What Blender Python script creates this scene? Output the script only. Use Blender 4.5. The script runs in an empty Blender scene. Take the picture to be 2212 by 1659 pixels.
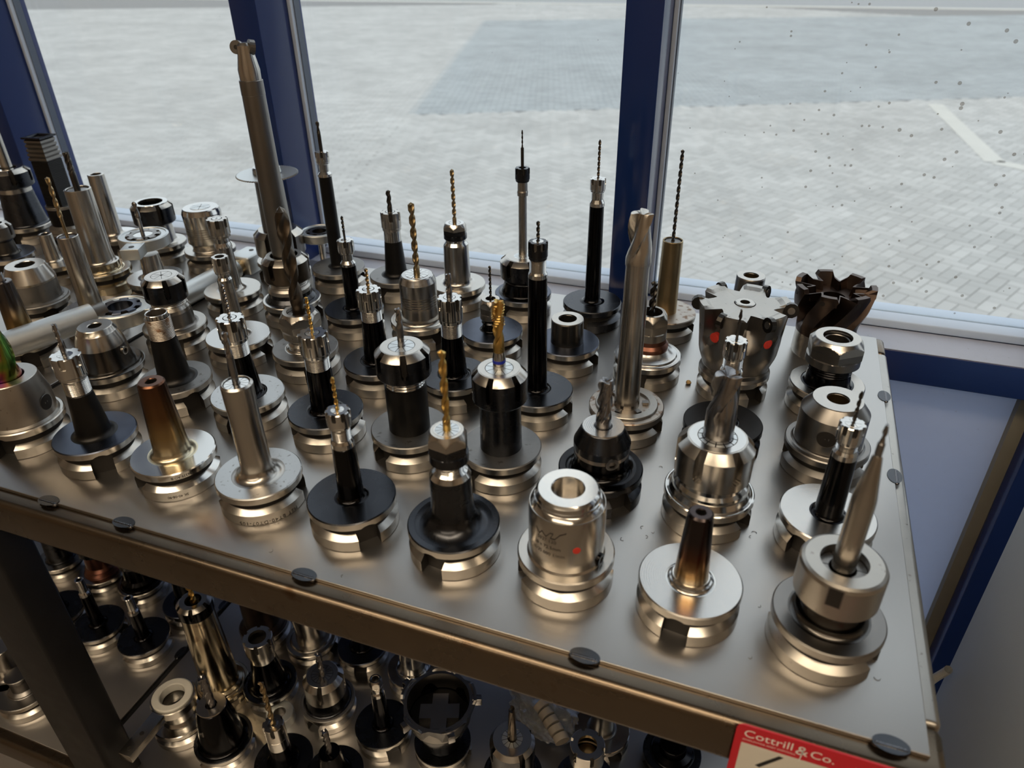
import bpy, bmesh, math, random
from math import pi, sin, cos, tan, atan2, sqrt, radians
from mathutils import Matrix, Vector
random.seed(7)
S = 0.001                                   # all code below is in millimetres
sc = bpy.context.scene
COL = sc.collection

# ------------------------------------------------------------------ camera
F_PX, CXP, CYP = 1568.5, 1106.0, 829.5
CAM = Vector((-127.58, -277.56, 362.12))
RGT = Vector((0.9393, 0.3427, -0.0129)).normalized()
UPV = Vector((-0.1689, 0.4952, 0.8522)).normalized()
FWD = Vector((-0.2985, 0.7983, -0.5231)).normalized()
cd = bpy.data.cameras.new('camera'); cam = bpy.data.objects.new('camera', cd); COL.objects.link(cam)
m = Matrix((RGT, UPV, -FWD)).transposed().to_4x4(); m.translation = CAM * S
cam.matrix_world = m
cd.sensor_width = 36.0; cd.sensor_fit = 'HORIZONTAL'; cd.lens = F_PX / 2212 * 36
cd.clip_start = 0.02; cd.clip_end = 200
cd.dof.use_dof = True; cd.dof.focus_distance = 0.66; cd.dof.aperture_fstop = 8.5
sc.camera = cam

# ------------------------------------------------------------------ sky, exposure
w = bpy.data.worlds.new('overcast_sky'); sc.world = w; w.use_nodes = True
bg = w.node_tree.nodes['Background']; bg.inputs[0].default_value = (0.86, 0.92, 1.0, 1); bg.inputs[1].default_value = 1.75
sc.view_settings.view_transform = 'Standard'; sc.view_settings.look = 'None'
sc.view_settings.gamma = 1; sc.view_settings.use_curve_mapping = False
sc.view_settings.exposure = -0.3
cy = sc.cycles
cy.use_denoising = True
cy.max_bounces = 8; cy.diffuse_bounces = 3; cy.glossy_bounces = 5; cy.transparent_max_bounces = 8
cy.caustics_reflective = False; cy.caustics_refractive = False
cy.sample_clamp_indirect = 6.0

# ------------------------------------------------------------------ pixel helpers (2212 x 1659)
def ray(u, v): return RGT * ((u - CXP) / F_PX) + UPV * ((CYP - v) / F_PX) + FWD
def at_z(u, v, z):
    d = ray(u, v); return CAM + d * ((z - CAM.z) / d.z)
def at_y(u, v, y):
    d = ray(u, v); return CAM + d * ((y - CAM.y) / d.y)
def px(P):
    d = Vector(P) - CAM; q = d.dot(FWD)
    return CXP + F_PX * d.dot(RGT) / q, CYP - F_PX * d.dot(UPV) / q, q

# ------------------------------------------------------------------ materials
MATS = {}
def nd(nt, t, x=0, **kw):
    n = nt.nodes.new(t)
    for k, v in kw.items(): setattr(n, k, v)
    return n
def mat(name, col, rough=0.3, metal=1.0, var=0.12, rvar=0.08, scale=60, bump=0.0, spots=None, aniso=0.0, spec=0.5, rings=0.0):
    if name in MATS: return MATS[name]
    M = bpy.data.materials.new(name); M.use_nodes = True; nt = M.node_tree
    b = nt.nodes['Principled BSDF']; b.inputs['Metallic'].default_value = metal
    b.inputs['Roughness'].default_value = rough; b.inputs['Base Color'].default_value = (*col, 1)
    b.inputs['Specular IOR Level'].default_value = spec
    tc = nd(nt, 'ShaderNodeTexCoord')
    no = nd(nt, 'ShaderNodeTexNoise'); no.inputs['Scale'].default_value = scale; no.inputs['Detail'].default_value = 5
    nt.links.new(tc.outputs['Object'], no.inputs['Vector'])
    if var:
        mx = nd(nt, 'ShaderNodeMix', data_type='RGBA')
        mx.inputs[6].default_value = (*[c * (1 - var) for c in col], 1)
        mx.inputs[7].default_value = (*[min(1, c * (1 + var)) for c in col], 1)
        nt.links.new(no.outputs['Fac'], mx.inputs[0]); last = mx.outputs[2]
        if spots:
            n2 = nd(nt, 'ShaderNodeTexNoise'); n2.inputs['Scale'].default_value = spots[1]; n2.inputs['Detail'].default_value = 8
            nt.links.new(tc.outputs['Object'], n2.inputs['Vector'])
            cr = nd(nt, 'ShaderNodeValToRGB'); cr.color_ramp.elements[0].position = spots[2]; cr.color_ramp.elements[1].position = spots[2] + .12
            nt.links.new(n2.outputs['Fac'], cr.inputs[0])
            m2 = nd(nt, 'ShaderNodeMix', data_type='RGBA'); m2.inputs[7].default_value = (*spots[0], 1)
            nt.links.new(cr.outputs[0], m2.inputs[0]); nt.links.new(last, m2.inputs[6]); last = m2.outputs[2]
        nt.links.new(last, b.inputs['Base Color'])
    if rvar:
        mr = nd(nt, 'ShaderNodeMapRange'); mr.inputs[3].default_value = max(.02, rough - rvar); mr.inputs[4].default_value = rough + rvar
        nt.links.new(no.outputs['Fac'], mr.inputs[0]); nt.links.new(mr.outputs[0], b.inputs['Roughness'])
    if rings:
        wv = nd(nt, 'ShaderNodeTexWave', wave_type='RINGS', rings_direction='Z'); wv.inputs['Scale'].default_value = 220; wv.inputs['Distortion'].default_value = .4
        nt.links.new(tc.outputs['Object'], wv.inputs['Vector'])
        bp = nd(nt, 'ShaderNodeBump'); bp.inputs['Strength'].default_value = rings; bp.inputs['Distance'].default_value = .0002
        nt.links.new(wv.outputs['Fac'], bp.inputs['Height']); nt.links.new(bp.outputs[0], b.inputs['Normal'])
    elif bump:
        bp = nd(nt, 'ShaderNodeBump'); bp.inputs['Strength'].default_value = bump; bp.inputs['Distance'].default_value = .0004
        nt.links.new(no.outputs['Fac'], bp.inputs['Height']); nt.links.new(bp.outputs[0], b.inputs['Normal'])
    MATS[name] = M
    return M
mat('steel', (.50, .475, .44), .25, var=.05, rvar=.03, scale=25)
mat('steel_bright', (.62, .61, .59), .16, var=.03, rvar=.02, scale=25)
mat('steel_turned', (.52, .51, .495), .25, var=.04, rvar=.03, rings=.07)
mat('steel_worn', (.42, .40, .37), .34, var=.12, rvar=.05, spots=((.12, .10, .08), 260, .66))
mat('steel_pitted', (.48, .48, .475), .32, var=.08, rvar=.04, spots=((.22, .20, .18), 330, .60))
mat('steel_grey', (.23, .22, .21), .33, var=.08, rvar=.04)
mat('steel_rust', (.42, .38, .34), .42, var=.3, spots=((.17, .10, .06), 150, .55))
mat('gunmetal', (.11, .105, .10), .24, var=.08, rvar=.03)
mat('carbide', (.28, .275, .28), .24, var=.1)
mat('black_oxide', (.055, .058, .066), .27, var=.25, rvar=.06, spots=((.16, .16, .17), 120, .70))
mat('black_gloss', (.022, .022, .024), .17, var=.2, rvar=.04)
mat('black_satin', (.035, .034, .034), .42, var=.2)
mat('blue_black', (.080, .092, .125), .30, var=.25)
mat('grey_matte', (.24, .235, .23), .45, var=.3, spots=((.10, .09, .08), 140, .63))
mat('slot_dark', (.035, .032, .03), .5, metal=.6)  # dark tone puts the recess shade into slots, grooves and holes
mat('gold', (.64, .42, .13), .30, var=.25)
mat('bronze', (.36, .27, .15), .34, var=.2)
mat('dark_drill', (.085, .080, .074), .30, var=.3)
mat('brown_drill', (.11, .088, .068), .34, var=.3)
mat('copper_black', (.085, .062, .052), .36, var=.3)
mat('aluminium', (.64, .665, .67), .42, var=.05, scale=300)
mat('white_plastic', (.70, .68, .62), .45, metal=0)
mat('red_paint', (.62, .045, .03), .4, metal=0)
mat('copper_ring', (.20, .09, .065), .32)
mat('engraving', (.05, .045, .04), .6, metal=.3, var=0, rvar=0)
mat('blue_ring', (.015, .03, .42), .35, metal=0)
mat('oily_steel', (.58, .50, .36), .20, var=.25, spots=((.16, .07, .02), 40, .60))
mat('frame_steel', (.17, .135, .10), .28, var=.15, rvar=.04, scale=30, spots=((.12, .08, .05), 45, .64))
mat('dark_tube', (.020, .020, .022), .42, var=.3, metal=.5)
mat('weld', (.13, .13, .14), .22, bump=.5, scale=500)
mat('weld_halo', (.085, .09, .10), .32, var=.2)
mat('blue_paint', (.009, .028, .135), .17, metal=0, var=.05)
mat('bead_grey', (.52, .62, .78), .32, metal=0, var=.05)
mat('bead_dark', (.09, .12, .18), .4, metal=0)
mat('sill_grey', (.42, .45, .55), .45, metal=0, var=.08, spots=((.12, .12, .10), 240, .68))
mat('spandrel', (.28, .31, .38), .35, metal=0, var=.06, spots=((.15, .14, .12), 190, .70))
mat('gasket', (.26, .23, .17), .6, metal=0)
mat('cabinet_grey', (.50, .54, .56), .48, metal=0, var=.05, scale=900, bump=.25)
mat('room_wall', (.50, .40, .30), .8, metal=0, var=.05, scale=3)
mat('room_ceiling', (.58, .52, .44), .8, metal=0, var=.05, scale=3)
mat('room_floor', (.22, .19, .16), .6, metal=0, var=.15, scale=3)
mat('tag_red', (.58, .015, .03), .35, metal=0, var=0)
mat('tag_white', (.72, .69, .62), .4, metal=0, var=.03)
mat('ink_black', (.015, .015, .015), .5, metal=0, var=0)
mat('ink_white', (.85, .84, .82), .4, metal=0, var=0)
mat('joint_sand', (.27, .26, .25), .9, metal=0, var=.2, scale=8)
mat('asphalt', (.36, .36, .36), .9, metal=0, var=.1, scale=4)
mat('kerb_stone', (.66, .63, .57), .9, metal=0, var=.1, scale=4)
mat('crumb', (.52, .36, .18), .8, metal=0)
mat('roller_beige', (.50, .44, .36), .55, metal=0)
mat('cable_white', (.6, .6, .58), .5, metal=0)

def heat_mat(name, stops, rough=.2):
    M = bpy.data.materials.new(name); M.use_nodes = True; nt = M.node_tree; b = nt.nodes['Principled BSDF']
    b.inputs['Metallic'].default_value = 1; b.inputs['Roughness'].default_value = rough
    tc = nd(nt, 'ShaderNodeTexCoord'); sp = nd(nt, 'ShaderNodeSeparateXYZ'); nt.links.new(tc.outputs['Object'], sp.inputs[0])
    no = nd(nt, 'ShaderNodeTexNoise'); no.inputs['Scale'].default_value = 90; nt.links.new(tc.outputs['Object'], no.inputs[0])
    ad = nd(nt, 'ShaderNodeMath', operation='MULTIPLY_ADD'); ad.inputs[1].default_value = .012; nt.links.new(no.outputs['Fac'], ad.inputs[0]); nt.links.new(sp.outputs[2], ad.inputs[2])
    mr = nd(nt, 'ShaderNodeMapRange'); mr.inputs[1].default_value = .03; mr.inputs[2].default_value = .12; nt.links.new(ad.outputs[0], mr.inputs[0])
    cr = nd(nt, 'ShaderNodeValToRGB'); e = cr.color_ramp.elements
    e[0].position = stops[0][0]; e[0].color = (*stops[0][1], 1); e[1].position = stops[-1][0]; e[1].color = (*stops[-1][1], 1)
    for p, c in stops[1:-1]: q = e.new(p); q.color = (*c, 1)
    nt.links.new(mr.outputs[0], cr.inputs[0]); nt.links.new(cr.outputs[0], b.inputs['Base Color']); MATS[name] = M
heat_mat('heat_brown', [(.05, (.62, .55, .40)), (.22, (.42, .30, .14)), (.42, (.20, .11, .05)), (.75, (.12, .055, .035)), (1, (.16, .10, .09))], .26)
heat_mat('heat_black', [(.02, (.62, .56, .46)), (.12, (.40, .26, .12)), (.26, (.13, .06, .035)), (.42, (.05, .04, .04)), (1, (.06, .05, .05))], .2)
heat_mat('heat_dark', [(.05, (.50, .36, .14)), (.25, (.26, .17, .08)), (.5, (.10, .09, .09)), (1, (.13, .12, .12))], .25)
def iris_mat():
    M = bpy.data.materials.new('iridescent'); M.use_nodes = True; nt = M.node_tree; b = nt.nodes['Principled BSDF']
    b.inputs['Metallic'].default_value = 1; b.inputs['Roughness'].default_value = .2
    tc = nd(nt, 'ShaderNodeTexCoord'); no = nd(nt, 'ShaderNodeTexNoise'); no.inputs['Scale'].default_value = 55; no.inputs['Detail'].default_value = 1
    nt.links.new(tc.outputs['Object'], no.inputs[0])
    cr = nd(nt, 'ShaderNodeValToRGB'); e = cr.color_ramp.elements
    e[0].position = .3; e[0].color = (.04, .22, .05, 1); e[1].position = .72; e[1].color = (.03, .10, .16, 1)
    for p, c in ((.42, (.22, .26, .05)), (.5, (.35, .10, .08)), (.6, (.18, .03, .20))): q = e.new(p); q.color = (*c, 1)
    nt.links.new(no.outputs['Fac'], cr.inputs[0]); nt.links.new(cr.outputs[0], b.inputs['Base Color']); MATS['iridescent'] = M
iris_mat()

def sheet_mat():
    M = bpy.data.materials.new('table_sheet'); M.use_nodes = True; nt = M.node_tree; b = nt.nodes['Principled BSDF']
    b.inputs['Metallic'].default_value = 1
    tc = nd(nt, 'ShaderNodeTexCoord')
    mp = nd(nt, 'ShaderNodeMapping'); mp.inputs['Scale'].default_value = (40, 900, 1); nt.links.new(tc.outputs['Object'], mp.inputs[0])
    n1 = nd(nt, 'ShaderNodeTexNoise'); n1.inputs['Scale'].default_value = 1; n1.inputs['Detail'].default_value = 4; nt.links.new(mp.outputs[0], n1.inputs[0])
    n2 = nd(nt, 'ShaderNodeTexNoise'); n2.inputs['Scale'].default_value = 9; n2.inputs['Detail'].default_value = 6; nt.links.new(tc.outputs['Object'], n2.inputs[0])
    mx = nd(nt, 'ShaderNodeMix', data_type='RGBA'); mx.inputs[6].default_value = (.41, .395, .375, 1); mx.inputs[7].default_value = (.52, .505, .49, 1)
    nt.links.new(n2.outputs['Fac'], mx.inputs[0]); nt.links.new(mx.outputs[2], b.inputs['Base Color'])
    mr = nd(nt, 'ShaderNodeMapRange'); mr.inputs[3].default_value = .27; mr.inputs[4].default_value = .43; nt.links.new(n2.outputs['Fac'], mr.inputs[0]); nt.links.new(mr.outputs[0], b.inputs['Roughness'])
    bp = nd(nt, 'ShaderNodeBump'); bp.inputs['Strength'].default_value = .10; bp.inputs['Distance'].default_value = .0002; nt.links.new(n1.outputs['Fac'], bp.inputs['Height']); nt.links.new(bp.outputs[0], b.inputs['Normal'])
    MATS['table_sheet'] = M
sheet_mat()

def glass_mat():
    M = bpy.data.materials.new('window_glass'); M.use_nodes = True; nt = M.node_tree; nt.nodes.remove(nt.nodes['Principled BSDF'])
    out = nt.nodes['Material Output']
    tr = nd(nt, 'ShaderNodeBsdfTransparent'); tr.inputs[0].default_value = (.95, .97, .96, 1)
    gl = nd(nt, 'ShaderNodeBsdfGlossy'); gl.inputs['Roughness'].default_value = .02
    lw = nd(nt, 'ShaderNodeLayerWeight'); lw.inputs[0].default_value = .5
    pw = nd(nt, 'ShaderNodeMath', operation='POWER'); pw.inputs[1].default_value = 5; nt.links.new(lw.outputs['Facing'], pw.inputs[0])
    fr = nd(nt, 'ShaderNodeMath', operation='MULTIPLY_ADD'); fr.inputs[1].default_value = .9; fr.inputs[2].default_value = .03; nt.links.new(pw.outputs[0], fr.inputs[0])
    mx = nd(nt, 'ShaderNodeMixShader'); nt.links.new(fr.outputs[0], mx.inputs[0]); nt.links.new(tr.outputs[0], mx.inputs[1]); nt.links.new(gl.outputs[0], mx.inputs[2])
    tc = nd(nt, 'ShaderNodeTexCoord')
    vo = nd(nt, 'ShaderNodeTexVoronoi'); vo.inputs['Scale'].default_value = 62; nt.links.new(tc.outputs['Object'], vo.inputs[0])
    wn = nd(nt, 'ShaderNodeTexNoise'); wn.inputs['Scale'].default_value = 7; nt.links.new(tc.outputs['Object'], wn.inputs[0])
    sep = nd(nt, 'ShaderNodeSeparateXYZ'); nt.links.new(tc.outputs['Object'], sep.inputs[0])
    # fly specks: denser on the pane at the far right of the bench
    mr = nd(nt, 'ShaderNodeMapRange'); mr.inputs[1].default_value = -.35; mr.inputs[2].default_value = .15; mr.inputs[3].default_value = .02; mr.inputs[4].default_value = .12; nt.links.new(sep.outputs[0], mr.inputs[0])
    ml = nd(nt, 'ShaderNodeMath', operation='MULTIPLY'); nt.links.new(mr.outputs[0], ml.inputs[0]); nt.links.new(wn.outputs['Fac'], ml.inputs[1])
    m3 = nd(nt, 'ShaderNodeMath', operation='MULTIPLY'); m3.inputs[1].default_value = 2.2; nt.links.new(ml.outputs[0], m3.inputs[0])
    lt = nd(nt, 'ShaderNodeMath', operation='LESS_THAN'); nt.links.new(vo.outputs['Distance'], lt.inputs[0]); nt.links.new(m3.outputs[0], lt.inputs[1])
    df = nd(nt, 'ShaderNodeBsdfDiffuse'); df.inputs[0].default_value = (.20, .17, .11, 1)
    hz = nd(nt, 'ShaderNodeBsdfDiffuse'); hz.inputs[0].default_value = (.75, .76, .77, 1)
    n3 = nd(nt, 'ShaderNodeTexNoise'); n3.inputs['Scale'].default_value = 3; n3.inputs['Detail'].default_value = 4; nt.links.new(tc.outputs['Object'], n3.inputs[0])
    r3 = nd(nt, 'ShaderNodeMapRange'); r3.inputs[1].default_value = .35; r3.inputs[2].default_value = .75; r3.inputs[3].default_value = .01; r3.inputs[4].default_value = .05; nt.links.new(n3.outputs['Fac'], r3.inputs[0])
    mh = nd(nt, 'ShaderNodeMixShader'); nt.links.new(r3.outputs[0], mh.inputs[0]); nt.links.new(mx.outputs[0], mh.inputs[1]); nt.links.new(hz.outputs[0], mh.inputs[2])
    md = nd(nt, 'ShaderNodeMixShader'); mf = nd(nt, 'ShaderNodeMath', operation='MULTIPLY'); mf.inputs[1].default_value = .55; nt.links.new(lt.outputs[0], mf.inputs[0])
    nt.links.new(mf.outputs[0], md.inputs[0]); nt.links.new(mh.outputs[0], md.inputs[1]); nt.links.new(df.outputs[0], md.inputs[2])
    nt.links.new(md.outputs[0], out.inputs[0]); MATS['window_glass'] = M
glass_mat()

def spandrel_mat():
    M = MATS['spandrel']; nt = M.node_tree; b = nt.nodes['Principled BSDF']       # frosted pane: daylight glows through it
    tl = nd(nt, 'ShaderNodeBsdfTranslucent'); tl.inputs[0].default_value = (.31, .345, .41, 1)
    mx = nd(nt, 'ShaderNodeAddShader'); nt.links.new(b.outputs[0], mx.inputs[0]); nt.links.new(tl.outputs[0], mx.inputs[1])
    nt.links.new(mx.outputs[0], nt.nodes['Material Output'].inputs[0])
spandrel_mat()
def bag_mat():
    M = bpy.data.materials.new('clear_bag'); M.use_nodes = True; nt = M.node_tree; nt.nodes.remove(nt.nodes['Principled BSDF'])
    tr = nd(nt, 'ShaderNodeBsdfTransparent'); tr.inputs[0].default_value = (.9, .9, .88, 1)
    gl = nd(nt, 'ShaderNodeBsdfGlossy'); gl.inputs['Roughness'].default_value = .18
    lw = nd(nt, 'ShaderNodeLayerWeight'); lw.inputs[0].default_value = .45
    mx = nd(nt, 'ShaderNodeMixShader'); nt.links.new(lw.outputs['Facing'], mx.inputs[0]); nt.links.new(tr.outputs[0], mx.inputs[1]); nt.links.new(gl.outputs[0], mx.inputs[2])
    df = nd(nt, 'ShaderNodeBsdfDiffuse'); df.inputs[0].default_value = (.8, .8, .77, 1); m2 = nd(nt, 'ShaderNodeMixShader'); m2.inputs[0].default_value = .18
    nt.links.new(mx.outputs[0], m2.inputs[1]); nt.links.new(df.outputs[0], m2.inputs[2])
    nt.links.new(m2.outputs[0], nt.nodes['Material Output'].inputs[0]); MATS['clear_bag'] = M
bag_mat()

def brick_mat(name, c0, c1):
    M = bpy.data.materials.new(name); M.use_nodes = True; nt = M.node_tree; b = nt.nodes['Principled BSDF']
    b.inputs['Roughness'].default_value = .75; b.inputs['Specular IOR Level'].default_value = .3
    g = nd(nt, 'ShaderNodeNewGeometry'); oi = nd(nt, 'ShaderNodeObjectInfo')
    ad = nd(nt, 'ShaderNodeMath', operation='ADD'); nt.links.new(g.outputs['Random Per Island'], ad.inputs[0]); nt.links.new(oi.outputs['Random'], ad.inputs[1])
    frc = nd(nt, 'ShaderNodeMath', operation='FRACT'); nt.links.new(ad.outputs[0], frc.inputs[0])
    mx = nd(nt, 'ShaderNodeMix', data_type='RGBA'); mx.inputs[6].default_value = (*c0, 1); mx.inputs[7].default_value = (*c1, 1)
    nt.links.new(frc.outputs[0], mx.inputs[0])
    n = nd(nt, 'ShaderNodeTexNoise'); n.inputs['Scale'].default_value = .9; n.inputs['Detail'].default_value = 6; nt.links.new(g.outputs['Position'], n.inputs[0])
    r = nd(nt, 'ShaderNodeMapRange'); r.inputs[3].default_value = .75; r.inputs[4].default_value = 1.25; nt.links.new(n.outputs['Fac'], r.inputs[0])
    mm = nd(nt, 'ShaderNodeMix', data_type='RGBA', blend_type='MULTIPLY'); mm.inputs[0].default_value = 1
    nt.links.new(mx.outputs[2], mm.inputs[6]); nt.links.new(r.outputs[0], mm.inputs[7]); nt.links.new(mm.outputs[2], b.inputs['Base Color']); MATS[name] = M
brick_mat('paver_grey', (.47, .455, .43), (.57, .55, .52))
brick_mat('paver_blue', (.37, .385, .385), (.44, .455, .455))
def lamp_mat():
    M = bpy.data.materials.new('lamp_glow'); M.use_nodes = True; nt = M.node_tree; nt.nodes.remove(nt.nodes['Principled BSDF'])
    e = nd(nt, 'ShaderNodeEmission'); e.inputs[0].default_value = (1, .80, .56, 1); e.inputs[1].default_value = 14
    nt.links.new(e.outputs[0], nt.nodes['Material Output'].inputs[0]); MATS['lamp_glow'] = M
lamp_mat()

# ------------------------------------------------------------------ mesh helpers
class MB:
    """collects faces with material indices; build() links ONE mesh object"""
    def __init__(s): s.v = []; s.f = []; s.m = []
    def add(s, vs, fs, mi=0):
        o = len(s.v); s.v += [tuple(p) for p in vs]
        for f in fs: s.f.append([i + o for i in f]); s.m.append(mi)
    def box(s, x0, x1, y0, y1, z0, z1, mi=0, ch=0.0):
        if ch <= 0:
            s.add([(x0, y0, z0), (x1, y0, z0), (x1, y1, z0), (x0, y1, z0), (x0, y0, z1), (x1, y0, z1), (x1, y1, z1), (x0, y1, z1)],
                  [(3, 2, 1, 0), (4, 5, 6, 7), (0, 1, 5, 4), (1, 2, 6, 5), (2, 3, 7, 6), (3, 0, 4, 7)], mi)
        else:
            bm = bmesh.new(); bmesh.ops.create_cube(bm, size=1)
            for q in bm.verts: q.co = Vector((x0 + (q.co.x + .5) * (x1 - x0), y0 + (q.co.y + .5) * (y1 - y0), z0 + (q.co.z + .5) * (z1 - z0)))
            bmesh.ops.bevel(bm, geom=bm.edges[:], offset=ch, segments=3, affect='EDGES', profile=.5)
            s.bm(bm, mi)
    def bm(s, bm, mi=0):
        bm.verts.index_update(); s.add([v.co[:] for v in bm.verts], [[v.index for v in f.verts] for f in bm.faces], mi); bm.free()
    def lathe(s, prof, seg=64, mi=0, mats=None):
        """prof: (r, z) from bottom to top, outside facing out"""
        o = len(s.v); rows = []
        for r, z in prof:
            if r < 1e-4: rows.append([len(s.v)]); s.v.append((0, 0, z))
            else:
                rows.append(list(range(len(s.v), len(s.v) + seg)))
                s.v += [(r * cos(2 * pi * k / seg), r * sin(2 * pi * k / seg), z) for k in range(seg)]
        for i in range(len(rows) - 1):
            a, b = rows[i], rows[i + 1]; mm = mats[i] if mats else mi
            for k in range(seg):
                k2 = (k + 1) % seg
                if len(a) == 1 and len(b) == 1: continue
                if len(a) == 1: f = [a[0], b[k2], b[k]]
                elif len(b) == 1: f = [a[k], a[k2], b[0]]
                else: f = [a[k], a[k2], b[k2], b[k]]
                s.f.append(f); s.m.append(mm)
    def grid(s, rows, mi=0, closed=True, mfun=None):
        o = len(s.v); n = len(rows[0])
        for r in rows: s.v += [tuple(p) for p in r]
        for i in range(len(rows) - 1):
            for k in range(n if closed else n - 1):
                k2 = (k + 1) % n
                s.f.append([o + i * n + k, o + i * n + k2, o + (i + 1) * n + k2, o + (i + 1) * n + k]); s.m.append(mfun(i, k) if mfun else mi)
    def cap(s, row, mi=0, flip=False):
        o = len(s.v); s.v += [tuple(p) for p in row]; f = list(range(o, o + len(row)))
        s.f.append(f[::-1] if flip else f); s.m.append(mi)
    def tube(s, p0, p1, r0, r1=None, seg=24, mi=0, caps=True):
        p0, p1 = Vector(p0), Vector(p1); r1 = r0 if r1 is None else r1
        d = (p1 - p0).normalized(); a = d.orthogonal().normalized(); b = d.cross(a)
        R = [[p + (a * cos(2 * pi * k / seg) + b * sin(2 * pi * k / seg)) * r for k in range(seg)] for p, r in ((p0, r0), (p1, r1))]
        s.grid(R, mi)
        if caps: s.cap(R[0], mi, True); s.cap(R[1], mi)
    def mesh(s, name, mats, smooth=17):
        me = bpy.data.meshes.new(name); me.from_pydata([(x * S, y * S, z * S) for x, y, z in s.v], [], s.f); me.update()
        for mt in mats: me.materials.append(MATS[mt] if isinstance(mt, str) else mt)
        me.polygons.foreach_set('material_index', s.m)
        if smooth:
            me.polygons.foreach_set('use_smooth', [True] * len(me.polygons))
            me.set_sharp_from_angle(angle=radians(smooth))
        return me
    def build(s, name, mats, parent=None, loc=(0, 0, 0), rz=0.0, smooth=17):
        if isinstance(mats, str): mats = [mats]
        return link(name, s.mesh(name, mats, smooth), parent, loc, rz)
def link(name, me, parent=None, loc=(0, 0, 0), rz=0.0):
    o = bpy.data.objects.new(name, me); COL.objects.link(o); o.parent = parent
    o.location = Vector(loc) * S; o.rotation_euler = (0, 0, rz); return o
def tag(o, label=None, cat=None, group=None, kind=None):
    if label: o['label'] = label
    if cat: o['category'] = cat
    if group: o['group'] = group
    if kind: o['kind'] = kind
    return o
def empty(name, loc, rz=0.0):
    o = bpy.data.objects.new(name, None); COL.objects.link(o); o.location = Vector(loc) * S; o.rotation_euler = (0, 0, rz)
    o.empty_display_size = .02; return o
def struct(name, mb, mats, smooth=35, parent=None): 
    o = mb.build(name, mats, parent, smooth=smooth)
    if parent is None: o['kind'] = 'structure'
    return o
def evaluated_boolean(base, cutters, mats):
    A = base.build('tmp_a', mats); cs = []
    for c in cutters:
        B = c.build('tmp_b', mats[-1:], smooth=0); cs.append(B)
        md = A.modifiers.new('b', 'BOOLEAN'); md.object = B; md.operation = 'DIFFERENCE'; md.solver = 'EXACT'
        md.material_mode = 'TRANSFER'
    bpy.context.view_layer.update()
    me = bpy.data.meshes.new_from_object(A.evaluated_get(bpy.context.evaluated_depsgraph_get()))
    for o in [A] + cs: bpy.data.objects.remove(o)
    me.polygons.foreach_set('use_smooth', [True] * len(me.polygons)); me.set_sharp_from_angle(angle=radians(17))
    return me
def text_mesh(string, size, fn, name, material, align='CENTER', spacing=1.0):
    """flat lettering laid on a surface: fn(x, y) -> point, in mm"""
    cu = bpy.data.curves.new('t', 'FONT'); cu.body = string; cu.size = size; cu.align_x = align; cu.resolution_u = 3; cu.space_character = spacing
    o = bpy.data.objects.new('t', cu); COL.objects.link(o); bpy.context.view_layer.update()
    me = bpy.data.meshes.new_from_object(o.evaluated_get(bpy.context.evaluated_depsgraph_get()))
    bpy.data.objects.remove(o)
    me.name = name
    for v in me.vertices: v.co = Vector(fn(v.co.x, v.co.y)) * S
    me.materials.clear(); me.materials.append(MATS[material]); me.update()
    return me

# ------------------------------------------------------------------ the setting: room, windows, yard
FLOOR = -1000.0; YARD = -1900.0; CEIL = 1900.0; WTOP = 1500.0; YG = 577.0
b = MB(); b.box(-3600, 2600, -4200, 590, FLOOR - 30, FLOOR); struct('floor', b, 'room_floor')
b = MB(); b.box(-3600, 2600, -4200, 590, CEIL, CEIL + 40); struct('ceiling', b, 'room_ceiling')
b = MB(); b.box(-3640, -3600, -4200, 590, FLOOR, CEIL); struct('wall_left', b, 'room_wall')
b = MB(); b.box(2600, 2640, -4200, 590, FLOOR, CEIL); struct('wall_right', b, 'room_wall')
b = MB(); b.box(-3640, 2640, -4240, -4200, FLOOR, CEIL); struct('wall_back', b, 'room_wall')
b = MB(); b.box(-3640, 2640, 500, 590, WTOP, CEIL); struct('wall_front', b, 'blue_paint')
b = MB(); b.box(-3640, 2640, 500, 590, -55, -18.5, ch=1.2); b2 = b
struct('trim_1', b, 'blue_paint')                                  # sill rail
b = MB(); b.box(-3640, 2640, 500.4, 552, -18.4, -17.6); struct('trim_2', b, 'sill_grey')      # dusty ledge on the rail
b = MB(); b.box(-3640, 2640, 500, 590, FLOOR, FLOOR + 90); struct('trim_3', b, 'blue_paint')
MUL = [-295 + 467 * k for k in range(-7, 7)]
for k, x in enumerate(MUL):
    b = MB(); b.box(x, x + 37, 500, 590, FLOOR + 90, -55, ch=1); b.box(x, x + 37, 500, 590, -18.5, WTOP, ch=1)
    struct('trim_%d' % (4 + k), b, 'blue_paint')
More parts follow.
